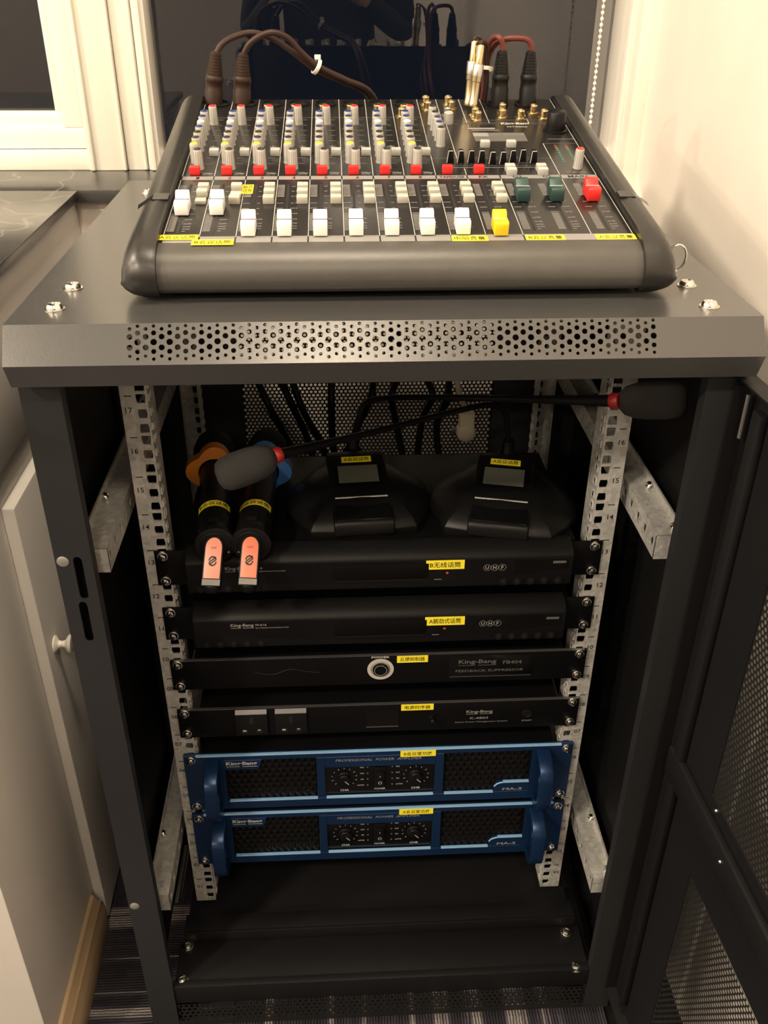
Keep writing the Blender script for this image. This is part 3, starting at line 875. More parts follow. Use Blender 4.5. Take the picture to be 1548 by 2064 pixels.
# ---- power amplifiers
def amplifier(zt, label, txt):
    loc = (0, 0, zt - 92)
    t = thing('power_amplifier', label, 'amplifier', loc, group='blue power amplifiers in the rack')
    part('chassis', MB().box(-218, 218, 0, 330, zt - 90, zt - 1), 'device_black', t, 1)
    Y = -6
    zb = zt - 94
    # front panel as frame pieces around three recesses (real depth)
    f = MB()
    A = [(-192, -79), (-69, 69), (80, 191)]
    zt1, zb1 = zt - 9, zt - 80
    f.box(-241, 241, -1, 0, zb, zt)
    f.box(-241, -192, Y, 0, zb, zt)
    f.box(191, 241, Y, 0, zb, zt)
    f.box(-192, 191, Y, 0, zt1, zt)
    f.box(-192, 191, Y, 0, zb, zb1)
    f.box(-79, -69, Y, 0, zb1, zt1); f.box(69, 80, Y, 0, zb1, zt1)
    f.box(-69, 69, Y, 0, zt - 27, zt1)
    f.prism([(-192, zt1), (-146, zt1), (-149, zt - 22), (-153, zt - 25), (-192, zt - 25)], lambda x, z, y: (x, y, z), Y, 0)
    f.prism([(146, zb1), (146, zt - 70), (150, zt - 65), (158, zt - 63), (191, zt - 63), (191, zb1)], lambda x, z, y: (x, y, z), Y, 0)
    fp = part('front_panel', f, 'amp_blue', t, .4, 1)
    # chamfered edges, lamp highlight put into their light blue colour
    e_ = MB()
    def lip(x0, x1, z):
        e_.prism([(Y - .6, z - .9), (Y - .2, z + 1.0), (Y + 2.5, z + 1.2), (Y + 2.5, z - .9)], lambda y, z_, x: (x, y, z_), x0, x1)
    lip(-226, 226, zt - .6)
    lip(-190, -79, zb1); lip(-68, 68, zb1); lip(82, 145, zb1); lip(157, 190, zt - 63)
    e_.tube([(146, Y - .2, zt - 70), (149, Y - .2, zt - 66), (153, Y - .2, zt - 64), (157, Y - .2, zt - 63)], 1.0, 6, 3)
    part('highlight_edge', e_, 'amp_blue_highlight', fp, label='chamfered edges with the highlight painted light blue')
    # grilles: rows of slanted fins
    for (a, b) in ((-192, -79), (80, 191)):
        gr = MB()
        gr.box(a, b, -1.2, -.9, zb1, zt1)
        px, pz = 9., 8.6
        r_ = 0; z = zb1
        while z + pz <= zt1 + 1:
            x = a + (0 if r_ % 2 else px / 2)
            while x + px <= b + .1:
                gr.add([(x, -1.2, z), (x + px, -1.2, z), (x + px, -1.2, z + pz), (x, -1.2, z + pz), (x + px * .62, -3.6, z + pz * .35)],
                       [(0, 1, 4), (1, 2, 4), (2, 3, 4), (3, 0, 4)])
                x += px
            z += pz; r_ += 1
        part('vent_grille', gr, 'amp_black', fp, sharp=5)
    cp = part('control_plate', MB().box(-69, 69, -2, -1, zb1, zt - 27), 'black_gloss', fp)
    pr = MB()
    yy = -2.15
    for cx, nm in ((-45, 'CHA'), (45.5, 'CHB')):
        cz = zt - 49
        kn = part('volume_knob', MB().lathe((cx, -2, cz), (0, -1, 0), [(9.5, 0), (9.3, 1), (8, 2), (7.6, 5.2), (6.8, 6), (0, 6.1)], 26), 'black_plastic', cp)
        part('pointer', MB().add([(cx + 1.2, -8.25, cz - .8), (cx + 6, -8.25, cz - 6.4), (cx + 5.2, -8.25, cz - 7.0), (cx + .4, -8.25, cz - 1.4)], [(0, 1, 2, 3)]), 'print_white', kn)
        for k in range(11):
            a_ = math.radians(225 - 27 * k)
            x, z = cx + 15.5 * math.cos(a_), cz + 15.5 * math.sin(a_)
            if k in (2, 3, 5, 6, 8):
                pr.text(str(k), lambda X_, Z_, h: (X_, yy, Z_), x, z, size=2.0)
            else:
                c_, s_ = math.cos(a_), math.sin(a_)
                pr.add([(x + c_ * d1 - s_ * d2, yy, z + s_ * d1 + c_ * d2) for d1, d2 in ((-1.3, -.35), (1.3, -.35), (1.3, .35), (-1.3, .35))], [(0, 1, 2, 3)])
        pr.text(nm, lambda X_, Z_, h: (X_, yy, Z_), cx, zt - 71.5, width=11, size=3.6, bold=.02)
        for k, s_ in enumerate(('PRO', 'CLIP', 'SIG', 'ACTIVE')):
            sg = 1 if cx < 0 else -1
            pr.text(s_, lambda X_, Z_, h: (X_, yy, Z_), -22.5 * sg + (0 if k < 3 else -2 * sg), zt - 32.5 - 10.4 * k, size=1.9, bold=.02)
            part('indicator', MB().lathe((-15.5 * sg, -2, zt - 32.5 - 10.4 * k), (0, -1, 0), [(1.2, 0), (1, .5), (0, .7)], 8), 'print_dim', cp)
    pr.text('POWER', lambda X_, Z_, h: (X_, yy, Z_), 0, zt - 71, width=14, size=2.6, bold=.02)
    sw = part('power_switch', MB().box(-7, 7, -4, -2, zt - 67, zt - 32).prism([(-4, -36), (-4, -63), (-6, -63), (-8.5, -36)], lambda y, z, x: (x, y, zt + z), -4.5, 4.5), 'black_plastic', cp, .4)
    sm = MB().box(-.4, .4, -7.9, -7.6, zt - 45, zt - 41)
    for q in range(14):
        a0, a1 = 2 * math.pi * q / 14, 2 * math.pi * (q + 1) / 14
        sm.add([(r_ * math.cos(a_), -6.9, zt - 56 + r_ * math.sin(a_)) for r_, a_ in ((1.8, a0), (2.4, a0), (2.4, a1), (1.8, a1))], [(0, 1, 2, 3)])
    part('switch_marks', sm, 'print_white', sw)
    part('lettering', pr, 'print_white', cp)
    p2 = MB()
    p2.text('PROFESSIONAL  POWER  AMPLIFIER', lambda X_, Z_, h: (X_, Y - .12, Z_), -2, zt - 15, width=107, size=4.0, shear=.25)
    part('model_name', MB().text('MA-3', lambda X_, Z_, h: (X_, Y - .12, Z_), 169.5, zt - 75.5, width=25, size=4.6, bold=.03), 'print_grey', fp)
    part('lettering', p2, 'print_grey', fp)
    p3 = MB()
    brand(p3, -190, -152, zt - 15, Y - .12, 7.2, hyphen='·', bold=.03)
    part('lettering', p3, 'print_white', fp)
    ylabel(t, txt, 25, 69, zt - 11.5, zt - 1.5, Y - .7)
    # handles
    for s_ in (-1, 1):
        h = MB()
        side = [(Y, -6), (Y - 14, -8), (-36, -16), (-41, -24), (-42, -34), (-42, -66), (-40, -76), (-32, -86), (Y - 10, -93), (Y, -94)]
        inn = [(Y, -84), (Y - 12, -80), (-28, -72), (-31, -62), (-31, -36), (-28, -26), (Y - 12, -18), (Y, -15)]
        x0_, x1_ = (-215, -198) if s_ < 0 else (195, 212)
        h.prism(side + inn, lambda y, z, x: (x, y, zt + z), x0_, x1_)
        part('handle', h, 'amp_blue', t, 1.6, 3, sharp=50)
    screws(t, loc, (zt - 6.5, zt - 87), Y)
    return t
amplifier(-431, 'blue power amplifier with a B name label under the power sequencer', 'B会议室功放')
amplifier(-535, 'blue power amplifier with an A name label, lowest unit in the rack', 'A会议室功放')

# ================================================================== mixing console (own tilted frame: x, v up the panel, h off the panel)
TILT = math.radians(8.93)
mix = thing('mixing_console', 'black audio mixing console with rows of grey knobs and white faders', 'mixing console', (0, -58.2, 205.3), (TILT, 0, 0), local=True)
PN = lambda x, v, h: (x, v, h)
XA, XB = -187, 213
part('chassis', MB().prism([(4, -3), (4, -34), (390, -95), (390, -3)], lambda v, h, x: (x, v, h), XA, XB), 'console_black', mix, 1)
pan = part('control_panel', MB().box(XA, XB, 0, 392, -3, 0), 'panel_black', mix, .6)
fb = [(1, 0), (-7, -.6), (-17, -4), (-25, -11), (-29, -19), (-29, -26), (-25, -32), (-17, -36), (-6, -37.5), (6, -37)]
part('front_bar', MB().prism(fb, lambda v, h, x: (x, v, h), XA, XB), 'console_grey', mix, sharp=60)
for s_ in (-1, 1):
    X0 = XA if s_ < 0 else XB
    prof = [(-4, -40), (-20, -38), (-30, -31), (-34, -22), (-32, -11), (-24, -2), (-10, 4), (12, 7), (60, 7), (380, 7), (394, 3), (397, -6), (397, -94), (388, -98), (20, -42)]
    c_ = MB()
    secs = [(0, 0., 0.), (3, 0., 0.), (9, 1.5, 0.), (16, .5, 1.), (21, -3., 2.), (25, -8., 4.), (27.5, -14., 7.)]     # outward step, height change, inset
    rows = []
    n = len(prof)
    for ox, dh, ins in secs:
        row = []
        for v, h in prof:
            fl_ = max(0., min(1., (30 - v) / 50)) * (2.5 if ox > 8 else 0) * (1 if v < 60 else 0)
            hh = h + (dh if h > -14 else 0)
            vv = v + (ins if v < 0 else (-ins if v > 385 else 0))
            if h < -25: hh = h + ins * .9
            row.append((X0 + s_ * (ox + fl_), vv, hh))
        rows.append(row)
    vs = [p for r_ in rows for p in r_]
    fs = []
    for i in range(len(rows) - 1):
        for k in range(n):
            j = (k + 1) % n
            fs.append((i * n + k, i * n + j, (i + 1) * n + j, (i + 1) * n + k))
    fs.append(tuple(range(n))); fs.append(tuple(range((len(rows) - 1) * n, len(rows) * n)))
    c_.add(vs, fs)
    ck = part('end_cheek', c_, 'cheek_plastic', mix, sharp=70)
    tp = MB()
    for v0 in (72,):
        tp.box(X0 + s_ * .5, X0 + s_ * 14, v0, v0 + 14, 6.8, 8.9)
        tp.add([(X0 + s_ * 14, v0 + 2, 8.7), (X0 + s_ * 14, v0 + 12, 8.7), (X0 + s_ * 28, v0 + 6, 1.5), (X0 + s_ * 27, v0 - 4, 1.5)], [(0, 1, 2, 3)])
    part('tape_piece', tp, 'tape_black', ck, label='scrap of black tape')
for x in (-150, 176):
    for v in (45, 355):
        part('foot', MB().cyl((x, v, -33 - .157 * v - 9.5), (x, v, -30 - .157 * v), 9, n=14), 'black_plastic', mix)
rg = MB()
pts = [(247 + 12 * math.sin(a_) * .7, -4, -15 + 12 * math.cos(a_)) for a_ in [math.pi * 2 * i / 20 for i in range(21)]]
rg.tube(pts, .9, 6, 2)
part('wire_ring', rg, 'nickel', mix, label='thin silver wire ring hanging at the side')
# -------- printing on the panel
SEP = [-185, -155, -124.8, -94.7, -64.5, -34.4, -4.5, 25.3, 55.5, 85.2]
wl = MB(); gl = MB(); sl = MB(); dk = MB(); dim = MB()
T = .12
def ln_(mb, x0, x1, v0, v1): mb.box(x0, x1, v0, v1, 0, T)
for i, x in enumerate(SEP):
    top = 392 if i < 9 else 300
    ln_(wl, x - .3, x + .3, 12, 141); ln_(wl, x - .3, x + .3, 151, 392 if i < 9 else 168)
for x, v0, v1 in ((117, 12, 141), (175.5, 12, 141), (175.5, 151, 240), (211, 12, 141), (211, 151, 392), (81, 186, 300), (77.5, 306, 392), (104, 306, 392), (128.6, 306, 392), (172, 306, 345)):
    ln_(wl, x - .3, x + .3, v0, v1)
for x0_, x1_, v in ((56, 81, 300), (56, 175, 196), (78, 205, 303), (175.5, 211, 240), (-185, 55, 326)):
    ln_(dim, x0_, x1_, v - .3, v + .3)
# silver strips: middle and bottom
cols = SEP + [117]
for a, b in list(zip(cols, cols[1:])):
    ln_(sl, a + .7, b - .7, 141.3, 150.2); ln_(sl, a + .7, b - .7, .5, 12.8)
ln_(sl, 117.7, 174.8, 141.3, 150.2); ln_(sl, 176.2, 211, 141.3, 150.2); ln_(sl, 117.7, 211, .5, 12.8)
tx = MB()
names = [(x + 15, str(i + 1), 3) for i, x in enumerate(SEP[:8])] + [(70.5, 'TAPE/USB', 24), (101, 'FX', 9), (133, 'G1', 8), (162, 'G2', 8), (192, 'MAIN', 19)]
for x, s_, w_ in names: tx.text(s_, PN, x, 145.8, width=w_, size=6.2, bold=.02, h=.2)
part('strip_lettering', tx, 'ink_black', pan)
FX = [-174.3 + 30.03 * i for i in range(9)] + [97.5, 128.6, 159.4, 192.7]
for i, fx in enumerate(FX):
    ln_(dk, fx - 1.2, fx + 1.2, 20, 130)
    for v in (24, 28.5, 33, 39, 48, 60, 72, 84, 100, 112, 124):
        ln_(wl if v == 100 else gl, fx - 9.6, fx - 3.2, v - .35, v + .35)
        ln_(gl, fx + 3.2, fx + 6, v - .35, v + .35)
    ln_(dim, fx - 9.6, fx - 3.2, 101, 128); ln_(dim, fx - 9.6, fx - 3.2, 24, 58)
    for v, s_ in ((124, '10'), (112, '5'), (100, 'U'), (84, '5'), (72, '10'), (60, '20'), (48, '30'), (39, '40'), (33, '50'), (28, '60')):
        if i in (0, 3, 7, 9, 10, 11, 12) or v < 50 or v == 100: gl.text(s_, PN, fx + 8, v, size=2.6, h=.2)
for i, x in enumerate(SEP[:8]):
    for v in (318, 300, 283, 267, 250, 234, 217, 200, 184, 160):
        ln_(dim, x + 18, x + 25, v - .6, v + .6)
    ln_(gl, x + 19, x + 28, 157, 158.4)
    gl.text('MUTE', PN, x + 23, 154, size=2.2, h=.2)
    ln_(gl, x + 21, x + 22, 226, 236); ln_(gl, x + 18.5, x + 25, 230.5, 231.5)
    for v in (304, 287, 270.5, 255, 238, 221, 205, 187):
        for q in range(9):
            a_ = math.radians(-50 + 280 * q / 8)
            cx = x + 9 + (6.7 if v == 304 else 0)
            ln_(dim, cx + 7 * math.cos(a_) - .3, cx + 7 * math.cos(a_) + .3, v + 7 * math.sin(a_) - .3, v + 7 * math.sin(a_) + .3)
for k in range(9):
    fx = 73 + 10.3 * k
    ln_(dk, fx - 1.1, fx + 1.1, 172, 206)
    for v in (176, 184, 192, 200): ln_(dim, fx - 4, fx + 4, v - .3, v + .3)
ln_(gl, 68, 160, 170.6, 171.2)
# effects section
gl.text('DIGITAL EFFECT PROCESSOR', PN, 134, 268, width=52, size=4.5, h=.2)
ln_(dim, 106, 161, 247, 274); gl.box(106, 122, 262, 273, T, .3)
ln_(gl, 103, 132, 286, 290); ln_(dim, 106, 136, 280, 284)
wl.text('King-Bang', PN, 156.5, 303, width=31, size=8.5, bold=.03, h=.2)
gl.text('MT8800', PN, 157, 293, width=22, size=5, bold=.02, h=.2)
gl.text('PHONES/MONITOR', PN, 197, 253, width=28, size=2.6, h=.2)
gl.text('PHONES LEVEL', PN, 193, 157, width=20, size=2.4, h=.2)
for v in (308, 316): ln_(dim, 80, 205, v - .3, v + .3)
tag(part('printed_lines', wl, 'print_white', pan), kind='stuff'); tag(part('printed_scales', gl, 'print_grey', pan), kind='stuff')
part('name_strips', sl, 'strip_silver', pan, label='silver name strips across the channels'); part('fader_slots', dk, 'ink_black', pan); tag(part('printed_blocks', dim, 'print_dim', pan), kind='stuff')
ml = MB(); m2_ = MB(); m3_ = MB()
for k in range(10):
    q = m3_ if k == 9 else (m2_ if k > 6 else ml)
    for x in (187, 198): ln_(q, x - 1.3, x + 1.3, 186 + 5.2 * k, 188 + 5.2 * k)
for q, mm in ((ml, 'led_green'), (m2_, 'led_amber'), (m3_, 'led_red')): part('level_meter', q, mm, pan)
# -------- knobs
def lathe_mesh(name, prof, m_, n=20, extra=None, mats=None):
    mb = MB().lathe((0, 0, 0), (0, 0, 1), prof, n)
    if extra: extra(mb)
    return mb.mesh(name, mats or m_, (0, 0, 0), sharp=50)
def ribs(mb):
    for k in range(12):
        a_ = 2 * math.pi * k / 12
        c_, s_ = math.cos(a_), math.sin(a_)
        mb.add([(c_ * r_ - s_ * d, s_ * r_ + c_ * d, z) for r_, d, z in ((4.7, -.5, 1), (4.7, .5, 1), (4.35, .4, 17), (4.35, -.4, 17))], [(0, 1, 2, 3)])
    mb.box(-.4, .4, 1.0, 4.3, 18.2, 19.0)
KN = lathe_mesh('knob', [(0, 0), (4.9, 0), (4.9, 1), (4.55, 2), (4.2, 17.6), (3.7, 18.5), (0, 18.5)], 'knob_grey', 18, ribs)
CAPS = {c_: lathe_mesh('knob_cap', [(3.55, 0), (3.55, .5), (3.0, .9), (0, 1.0)], m_, 16) for c_, m_ in
        (('r', 'red_plastic'), ('b', 'blue_cap'), ('w', 'cap_white'), ('k', 'dark_cap'), ('y', 'yellow_cap'))}
def knob(x, v, c_):
    o = put('knob', KN, mix, (x, v, 0), (0, 0, random.uniform(-1.2, 1.2)))
    put('knob_cap', CAPS[c_], o, (0, 0, 18.3))
for i, x in enumerate(SEP[:8]):
    knob(x + 15.9, 305, 'r')
    for v, c_ in ((287, 'b'), (270.5, 'b'), (254.5, 'w'), (238, 'b'), (221, 'k'), (205, 'k'), (187, 'y')):
        knob(x + 8.9 + (.6 if i == 7 else 0), v, c_)
    knob(x + 13.8, 171, 'k')
for v, c_, x in ((304, 'k', 65.4), (284, 'k', 66.3), (267, 'b', 67.3), (251, 'b', 67.8), (234, 'k', 68)):
    knob(x, v, c_)
knob(196.8, 169, 'r')
part('volume_knob', MB().lathe((196, 281, 0), (0, 0, 1), [(0, 0), (13, 0), (13, 1.4), (10.5, 2), (9.6, 19), (8, 20.5), (0, 20.5)], 24), 'black_plastic', mix, sharp=50)
# -------- buttons
def btn(name, m_, w_, d, h):
    return MB().box(-w_ / 2, w_ / 2, -d / 2, d / 2, 0, h).mesh(name, m_, (0, 0, 0), .7, 2)
BR = btn('mute_button', 'red_plastic', 9.8, 7, 7.5)
BC = btn('assign_button', 'button_cream', 9.8, 8, 6.5)
BCl = btn('assign_button', 'button_cream', 9.8, 8, 3.6)
BG = btn('select_button', 'button_grey', 9.6, 7.5, 6.5)
for i, x in enumerate(SEP):
    xx = x + 11.6 if i < 9 else 97.6
    put('mute_button', BR, mix, (xx, 156.5, 0))
    xc = x + 24 if i < 9 else 109.3
    if i < 10:
        for k, v in enumerate((115, 101, 85.5)):
            up = not ((i == 0 and k == 2) or (i == 1 and k == 1))
            put('assign_button', BC if up else BCl, mix, (xc, v, 0))
for x in [q + 25.2 for q in SEP[:8]]: put('select_button', BG, mix, (x, 208, 0))
for x, v in ((113.4, 230), (140.3, 230), (128.6, 162), (128.6, 151.5), (159, 162), (158.8, 151.5)): put('select_button', BG, mix, (x, v, 0))
# -------- faders
def fader(m_):
    f = MB()
    pr_ = [(-11, 0), (-11.3, 9.5), (-10.2, 11.6), (-4.5, 11.8), (-1.5, 10.2), (-.4, 10.2), (.4, 10.2), (2, 11.2), (5, 14.4), (9.5, 15.2), (11, 13.8), (11.3, 0)]
    f.prism(pr_, lambda v, h, x: (x, v, h), -5.9, 5.9)
    return f.mesh('fader_cap', m_, (0, 0, 0), .7, 2, 45)
FM = {m_: fader(m_) for m_ in ('cap_white', 'yellow_plastic', 'green_plastic', 'red_plastic')}
FLN = MB().box(-6.1, 6.1, -.5, .5, 10.1, 10.5).mesh('index_line', 'ink_black', (0, 0, 0))
FLW = MB().box(-6.15, 6.15, -.5, .5, 10.1, 10.6).mesh('index_line', 'print_white', (0, 0, 0))
FV = [66, 66] + [21] * 7 + [18, 92, 92, 92]
for i, fx in enumerate(FX):
    m_ = 'cap_white' if i < 9 else ('yellow_plastic' if i == 9 else ('red_plastic' if i == 12 else 'green_plastic'))
    o = put('fader_cap', FM[m_], mix, (fx, FV[i] + random.uniform(-.6, .6), 1))
    put('index_line', FLN if i < 9 else FLW, o, (0, 0, 0))
EC = MB().prism([(-3.6, 0), (3.6, 0), (2.2, 12), (-2.2, 12)], lambda x, h, v: (x, v, h), -3, 3).mesh('equaliser_slider', 'black_plastic', (0, 0, 0), .3)
EW = MB().tube([(-3.5, -3.1, .5), (-2.3, -3.1, 11.8)], .45, 5, 1).tube([(-2.3, -3.1, 12), (2.0, -3.1, 12)], .45, 5, 1).mesh('index_line', 'print_white', (0, 0, 0))
for k, v in enumerate((186, 186, 186, 186, 182, 182, 186, 188, 184)):
    o = put('equaliser_slider', EC, mix, (73 + 10.3 * k, v, 0))
    put('index_line', EW, o, (0, 0, 0))
# -------- sockets
JK = MB().lathe((0, 0, 0), (0, 0, 1), [(0, 0), (6.4, 0), (6.4, 1.2), (5.0, 1.6), (4.9, 7.8), (4.0, 8.8), (2.6, 8.6), (2.4, 4), (0, 4)], 18).mesh('jack_socket', 'gold', (0, 0, 0), sharp=40)
JP = MB().lathe((0, 0, 0), (0, 0, 1), [(0, 0), (6.8, 0), (6.8, 1.5), (4.2, 1.9), (4.2, 8.5), (3.2, 9.6), (2.6, 9.4), (0, 6)], 18).mesh('phono_socket', 'gold', (0, 0, 0), sharp=40)
for i in range(2, 8): put('jack_socket', JK, mix, (SEP[i] + 12.6 - (1 if i < 4 else 0), 344, 0))
for x, v in ((34, 329), (64.1, 372), (64.7, 352), (89.8, 372), (91.6, 354), (115.4, 329), (116.6, 315.5), (147.9, 344), (144.9, 324), (164.9, 321), (182.1, 339), (190.8, 321)):
    put('phono_socket', JP, mix, (x, v, 0))
part('phono_socket', MB().lathe((85, 333, 0), (0, 0, 1), [(0, 0), (6.4, 0), (6.4, 1), (4.2, 1.5), (4.2, 8), (3, 9), (0, 8)], 18), 'steel_grey', mix)
part('phono_insert', MB().lathe((83.5, 306, 0), (0, 0, 1), [(0, 0), (5.2, 0), (5, 11), (3.8, 12), (0, 11.6)], 18), 'knob_grey', mix)
XS = MB().lathe((0, 0, 0), (0, 0, 1), [(12.5, 0), (12.5, 1.6), (10.2, 2.2), (9.8, .3), (0, .3)], 24).mesh('microphone_socket', 'black_plastic', (0, 0, 0))
for i, x in enumerate(SEP[:8]): put('microphone_socket', XS, mix, (x + 15, 374, 0))
for x in (147, 179): put('microphone_socket', XS, mix, (x, 372, 0))
# -------- yellow labels on the console
def mlabel(body, x0, x1, v0, v1, h=.25, rot=0., vertical=False):
    if h > .5:                                  # runs down over the front bar
        lb = part('name_label', MB().box(x0, x1, v0, v1, h - .3, h), 'label_yellow', mix, label='yellow adhesive label with printed name')
    else:
        lb = part('name_label', MB().box(x0, x1, v0, v1, 0, h), 'label_yellow', mix, label='yellow adhesive label with printed name')
    mp = PN if not vertical else (lambda x, v, hh: ((x0 + x1) / 2 - (v - (v0 + v1) / 2) * .5, (v0 + v1) / 2 + (x - (x0 + x1) / 2) * 1., hh))
    part('lettering', MB().text(body, PN, (x0 + x1) / 2, (v0 + v1) / 2, width=(x1 - x0) * .86, size=(v1 - v0) * (.66 if not vertical else .8), bold=.008, h=h + .08), 'ink_black', lb)
mlabel('A会议话筒', -190, -155.5, 5, 15, .9)
mlabel('B会议话筒', -160, -125.5, -5.5, 5, .9)
mlabel('鹅颈\n话筒', -126.7, -116.3, 106.5, 128.5, .3, vertical=True)
mlabel('电脑音量', 55.4, 86, 0, 10.5)
mlabel('B会议音量', 118.2, 151.4, .5, 10.8)
mlabel('A会议音量', 178, 211.9, .8, 11)

# ================================================================== pixel helper for thin things whose depth is known
def PX_(px, py, Y):
    d = RIGHT * ((px - 774) / FPX) + DOWN * ((py - 1032) / FPX) + FWD
    t_ = (Y - CAM[1]) / d.y
    return Vector(CAM) + d * t_

# ================================================================== audio cables on the console
def xlr(t, base, top, mats, boot_m):
    base = Vector(base); top = Vector(top); L = (top - base).length; d = top - base
    c_ = part('connector', MB().lathe(base, d, [(0, 0), (10, 0), (10.2, L * .3), (9.4, L * .34), (9.4, L * .46), (10, L * .47), (10, L * .54), (9, L * .57), (0, L * .57)], 22), mats, t, sharp=50)
    b = MB()
    pf = [(0, L * .55)]
    for k in range(8):
        r_ = 9.0 - .42 * k
        pf += [(r_, L * (.55 + .054 * k)), (r_, L * (.55 + .054 * k + .036)), (r_ - .9, L * (.55 + .054 * k + .040)), (r_ - .9, L * (.55 + .054 * k + .05))]
    pf += [(3.5, L), (0, L)]
    part('strain_relief', b.lathe(base, d, pf, 18), boot_m, c_, sharp=50)
    return top
def cable(name, label, base, top, cord, r_, mats, boot, cordm, group):
    t = thing(name, label, 'cable', tuple(base), group=group)
    xlr(t, base, top, mats, boot)
    part('cord', MB().tube([Vector(top) - (Vector(top) - Vector(base)).normalized() * 4] + cord, r_, 10, 6), cordm, t)
    return t
G1 = 'audio cables plugged into the console'
Yc = 316
a0 = PX_(430, 216, Yc); a1 = PX_(435, 103, Yc)
cable('audio_cable', 'dark brown audio cable plugged into the first channel, tied by a white cable tie', a0, a1,
      [PX_(447, 90, Yc + 2), PX_(470, 75, Yc + 4), PX_(507, 66, Yc + 6), PX_(550, 78, Yc + 10), PX_(590, 105, Yc + 14), PX_(633, 138, Yc + 20), PX_(690, 164, Yc + 30), PX_(735, 185, Yc + 42), (8, 388, 245), (20, 412, 190), (30, 418, 100), (34, 418, -80)], 3.3, 'connector_brown', 'connector_brown', 'cable_brown', G1)
b0 = PX_(487, 216, Yc); b1 = PX_(490, 106, Yc)
cable('audio_cable', 'dark brown audio cable plugged into the second channel, tied by a white cable tie', b0, b1,
      [PX_(503, 88, Yc - 2), PX_(530, 70, Yc - 2), PX_(555, 66, Yc), PX_(582, 78, Yc + 4), PX_(606, 104, Yc + 8), PX_(640, 133, Yc + 14), PX_(695, 160, Yc + 24), PX_(742, 182, Yc + 36), (16, 386, 245), (30, 412, 190), (40, 420, 100), (46, 420, -80)], 3.3, 'connector_brown', 'connector_brown', 'cable_brown', G1)
tc_ = PX_(638, 134, Yc + 16)
dv = (PX_(690, 162, Yc + 26) - PX_(590, 104, Yc + 10)).normalized()
ti = MB().lathe(tc_ - dv * 2.2, dv, [(7.6, 0), (8.8, 0), (8.8, 4.4), (7.6, 4.4), (7.6, 0)], 18)
ti.box(tc_.x - 2, tc_.x + 5, tc_.y - 4, tc_.y + 3, tc_.z + 7.5, tc_.z + 12)
solo('cable_tie', ti, 'tie_white', 'white cable tie binding the two brown audio cables', 'cable tie', bevel=.3)
c0 = PX_(1006, 212, 306); c1 = PX_(1013, 101, 306)
cable('audio_cable', 'red-brown audio cable in black plug next to the gold plugs', c0, c1,
      [PX_(1014, 92, 306), PX_(1008, 78, 307), PX_(1000, 74, 312), PX_(988, 84, 320), PX_(980, 105, 326), PX_(976, 140, 330), PX_(973, 195, 336), (128, 356, 230), (130, 396, 190), (134, 416, 100), (138, 416, -60)], 3.2, 'connector_black', 'connector_black', 'cable_red', G1)
d0 = PX_(1063, 212, 306); d1 = PX_(1071, 101, 306)
cable('audio_cable', 'red-brown audio cable in black plug nearest the right end cheek', d0, d1,
      [PX_(1071, 92, 306), PX_(1062, 80, 307), PX_(1040, 77, 310), PX_(1015, 80, 318), PX_(998, 90, 326), PX_(986, 112, 332), PX_(980, 150, 336), PX_(977, 200, 342), (136, 362, 230), (140, 400, 190), (146, 420, 100), (150, 420, -60)], 3.2, 'connector_black', 'connector_black', 'cable_red', G1)
def goldplug(p0, p1, lab, dst):
    p0 = Vector(p0); p1 = Vector(p1); L = (p1 - p0).length
    t = thing('phono_plug', lab, 'plug', tuple(p0), group='gold plugs standing on the console')
    part('plug_body', MB().lathe(p0, p1 - p0, [(0, 0), (5.6, 0), (5.6, 4), (5, 5), (5, L * .40), (5.8, L * .41), (5.8, L * .5), (0, L * .5)], 20), 'gold_pale', t, sharp=45)
    part('collar', MB().lathe(p0, p1 - p0, [(4.8, L * .5), (6.2, L * .5), (6.2, L * .68), (5.6, L * .69), (4.4, L * .69)], 20), 'steel_grey', t, sharp=45)
    part('sleeve', MB().lathe(p0, p1 - p0, [(0, L * .6), (4.3, L * .6), (3.9, L * .98), (2.8, L), (0, L)], 18), 'gold', t, sharp=45)
    part('cord', MB().tube([p1 - (p1 - p0).normalized() * 3, p1 + (p1 - p0).normalized() * 3] + dst, 1.9, 8), 'cable_brown', t)
goldplug(PX_(944, 212, 300), PX_(957, 82, 300), 'gold phono plug leaning slightly, behind its shorter twin', [PX_(966, 76, 308), PX_(974, 90, 316), PX_(977, 130, 322), PX_(974, 195, 328), (122, 352, 225), (120, 404, 190), (120, 418, 80)])
goldplug(PX_(953, 214, 292), PX_(970, 90, 292), 'shorter gold phono plug in front, slightly leaning', [PX_(977, 84, 300), PX_(982, 96, 308), PX_(983, 130, 316), PX_(979, 195, 322), (129, 350, 225), (128, 402, 190), (126, 416, 80)])
tc_ = PX_(980, 138, 318)
ti = MB().lathe(tc_ + Vector((0, 0, -2)), (.1, .2, 1), [(6.5, 0), (7.6, 0), (7.6, 4), (6.5, 4), (6.5, 0)], 18)
solo('cable_tie', ti, 'tie_white', 'white cable tie around the cords behind the gold plugs', 'cable tie')

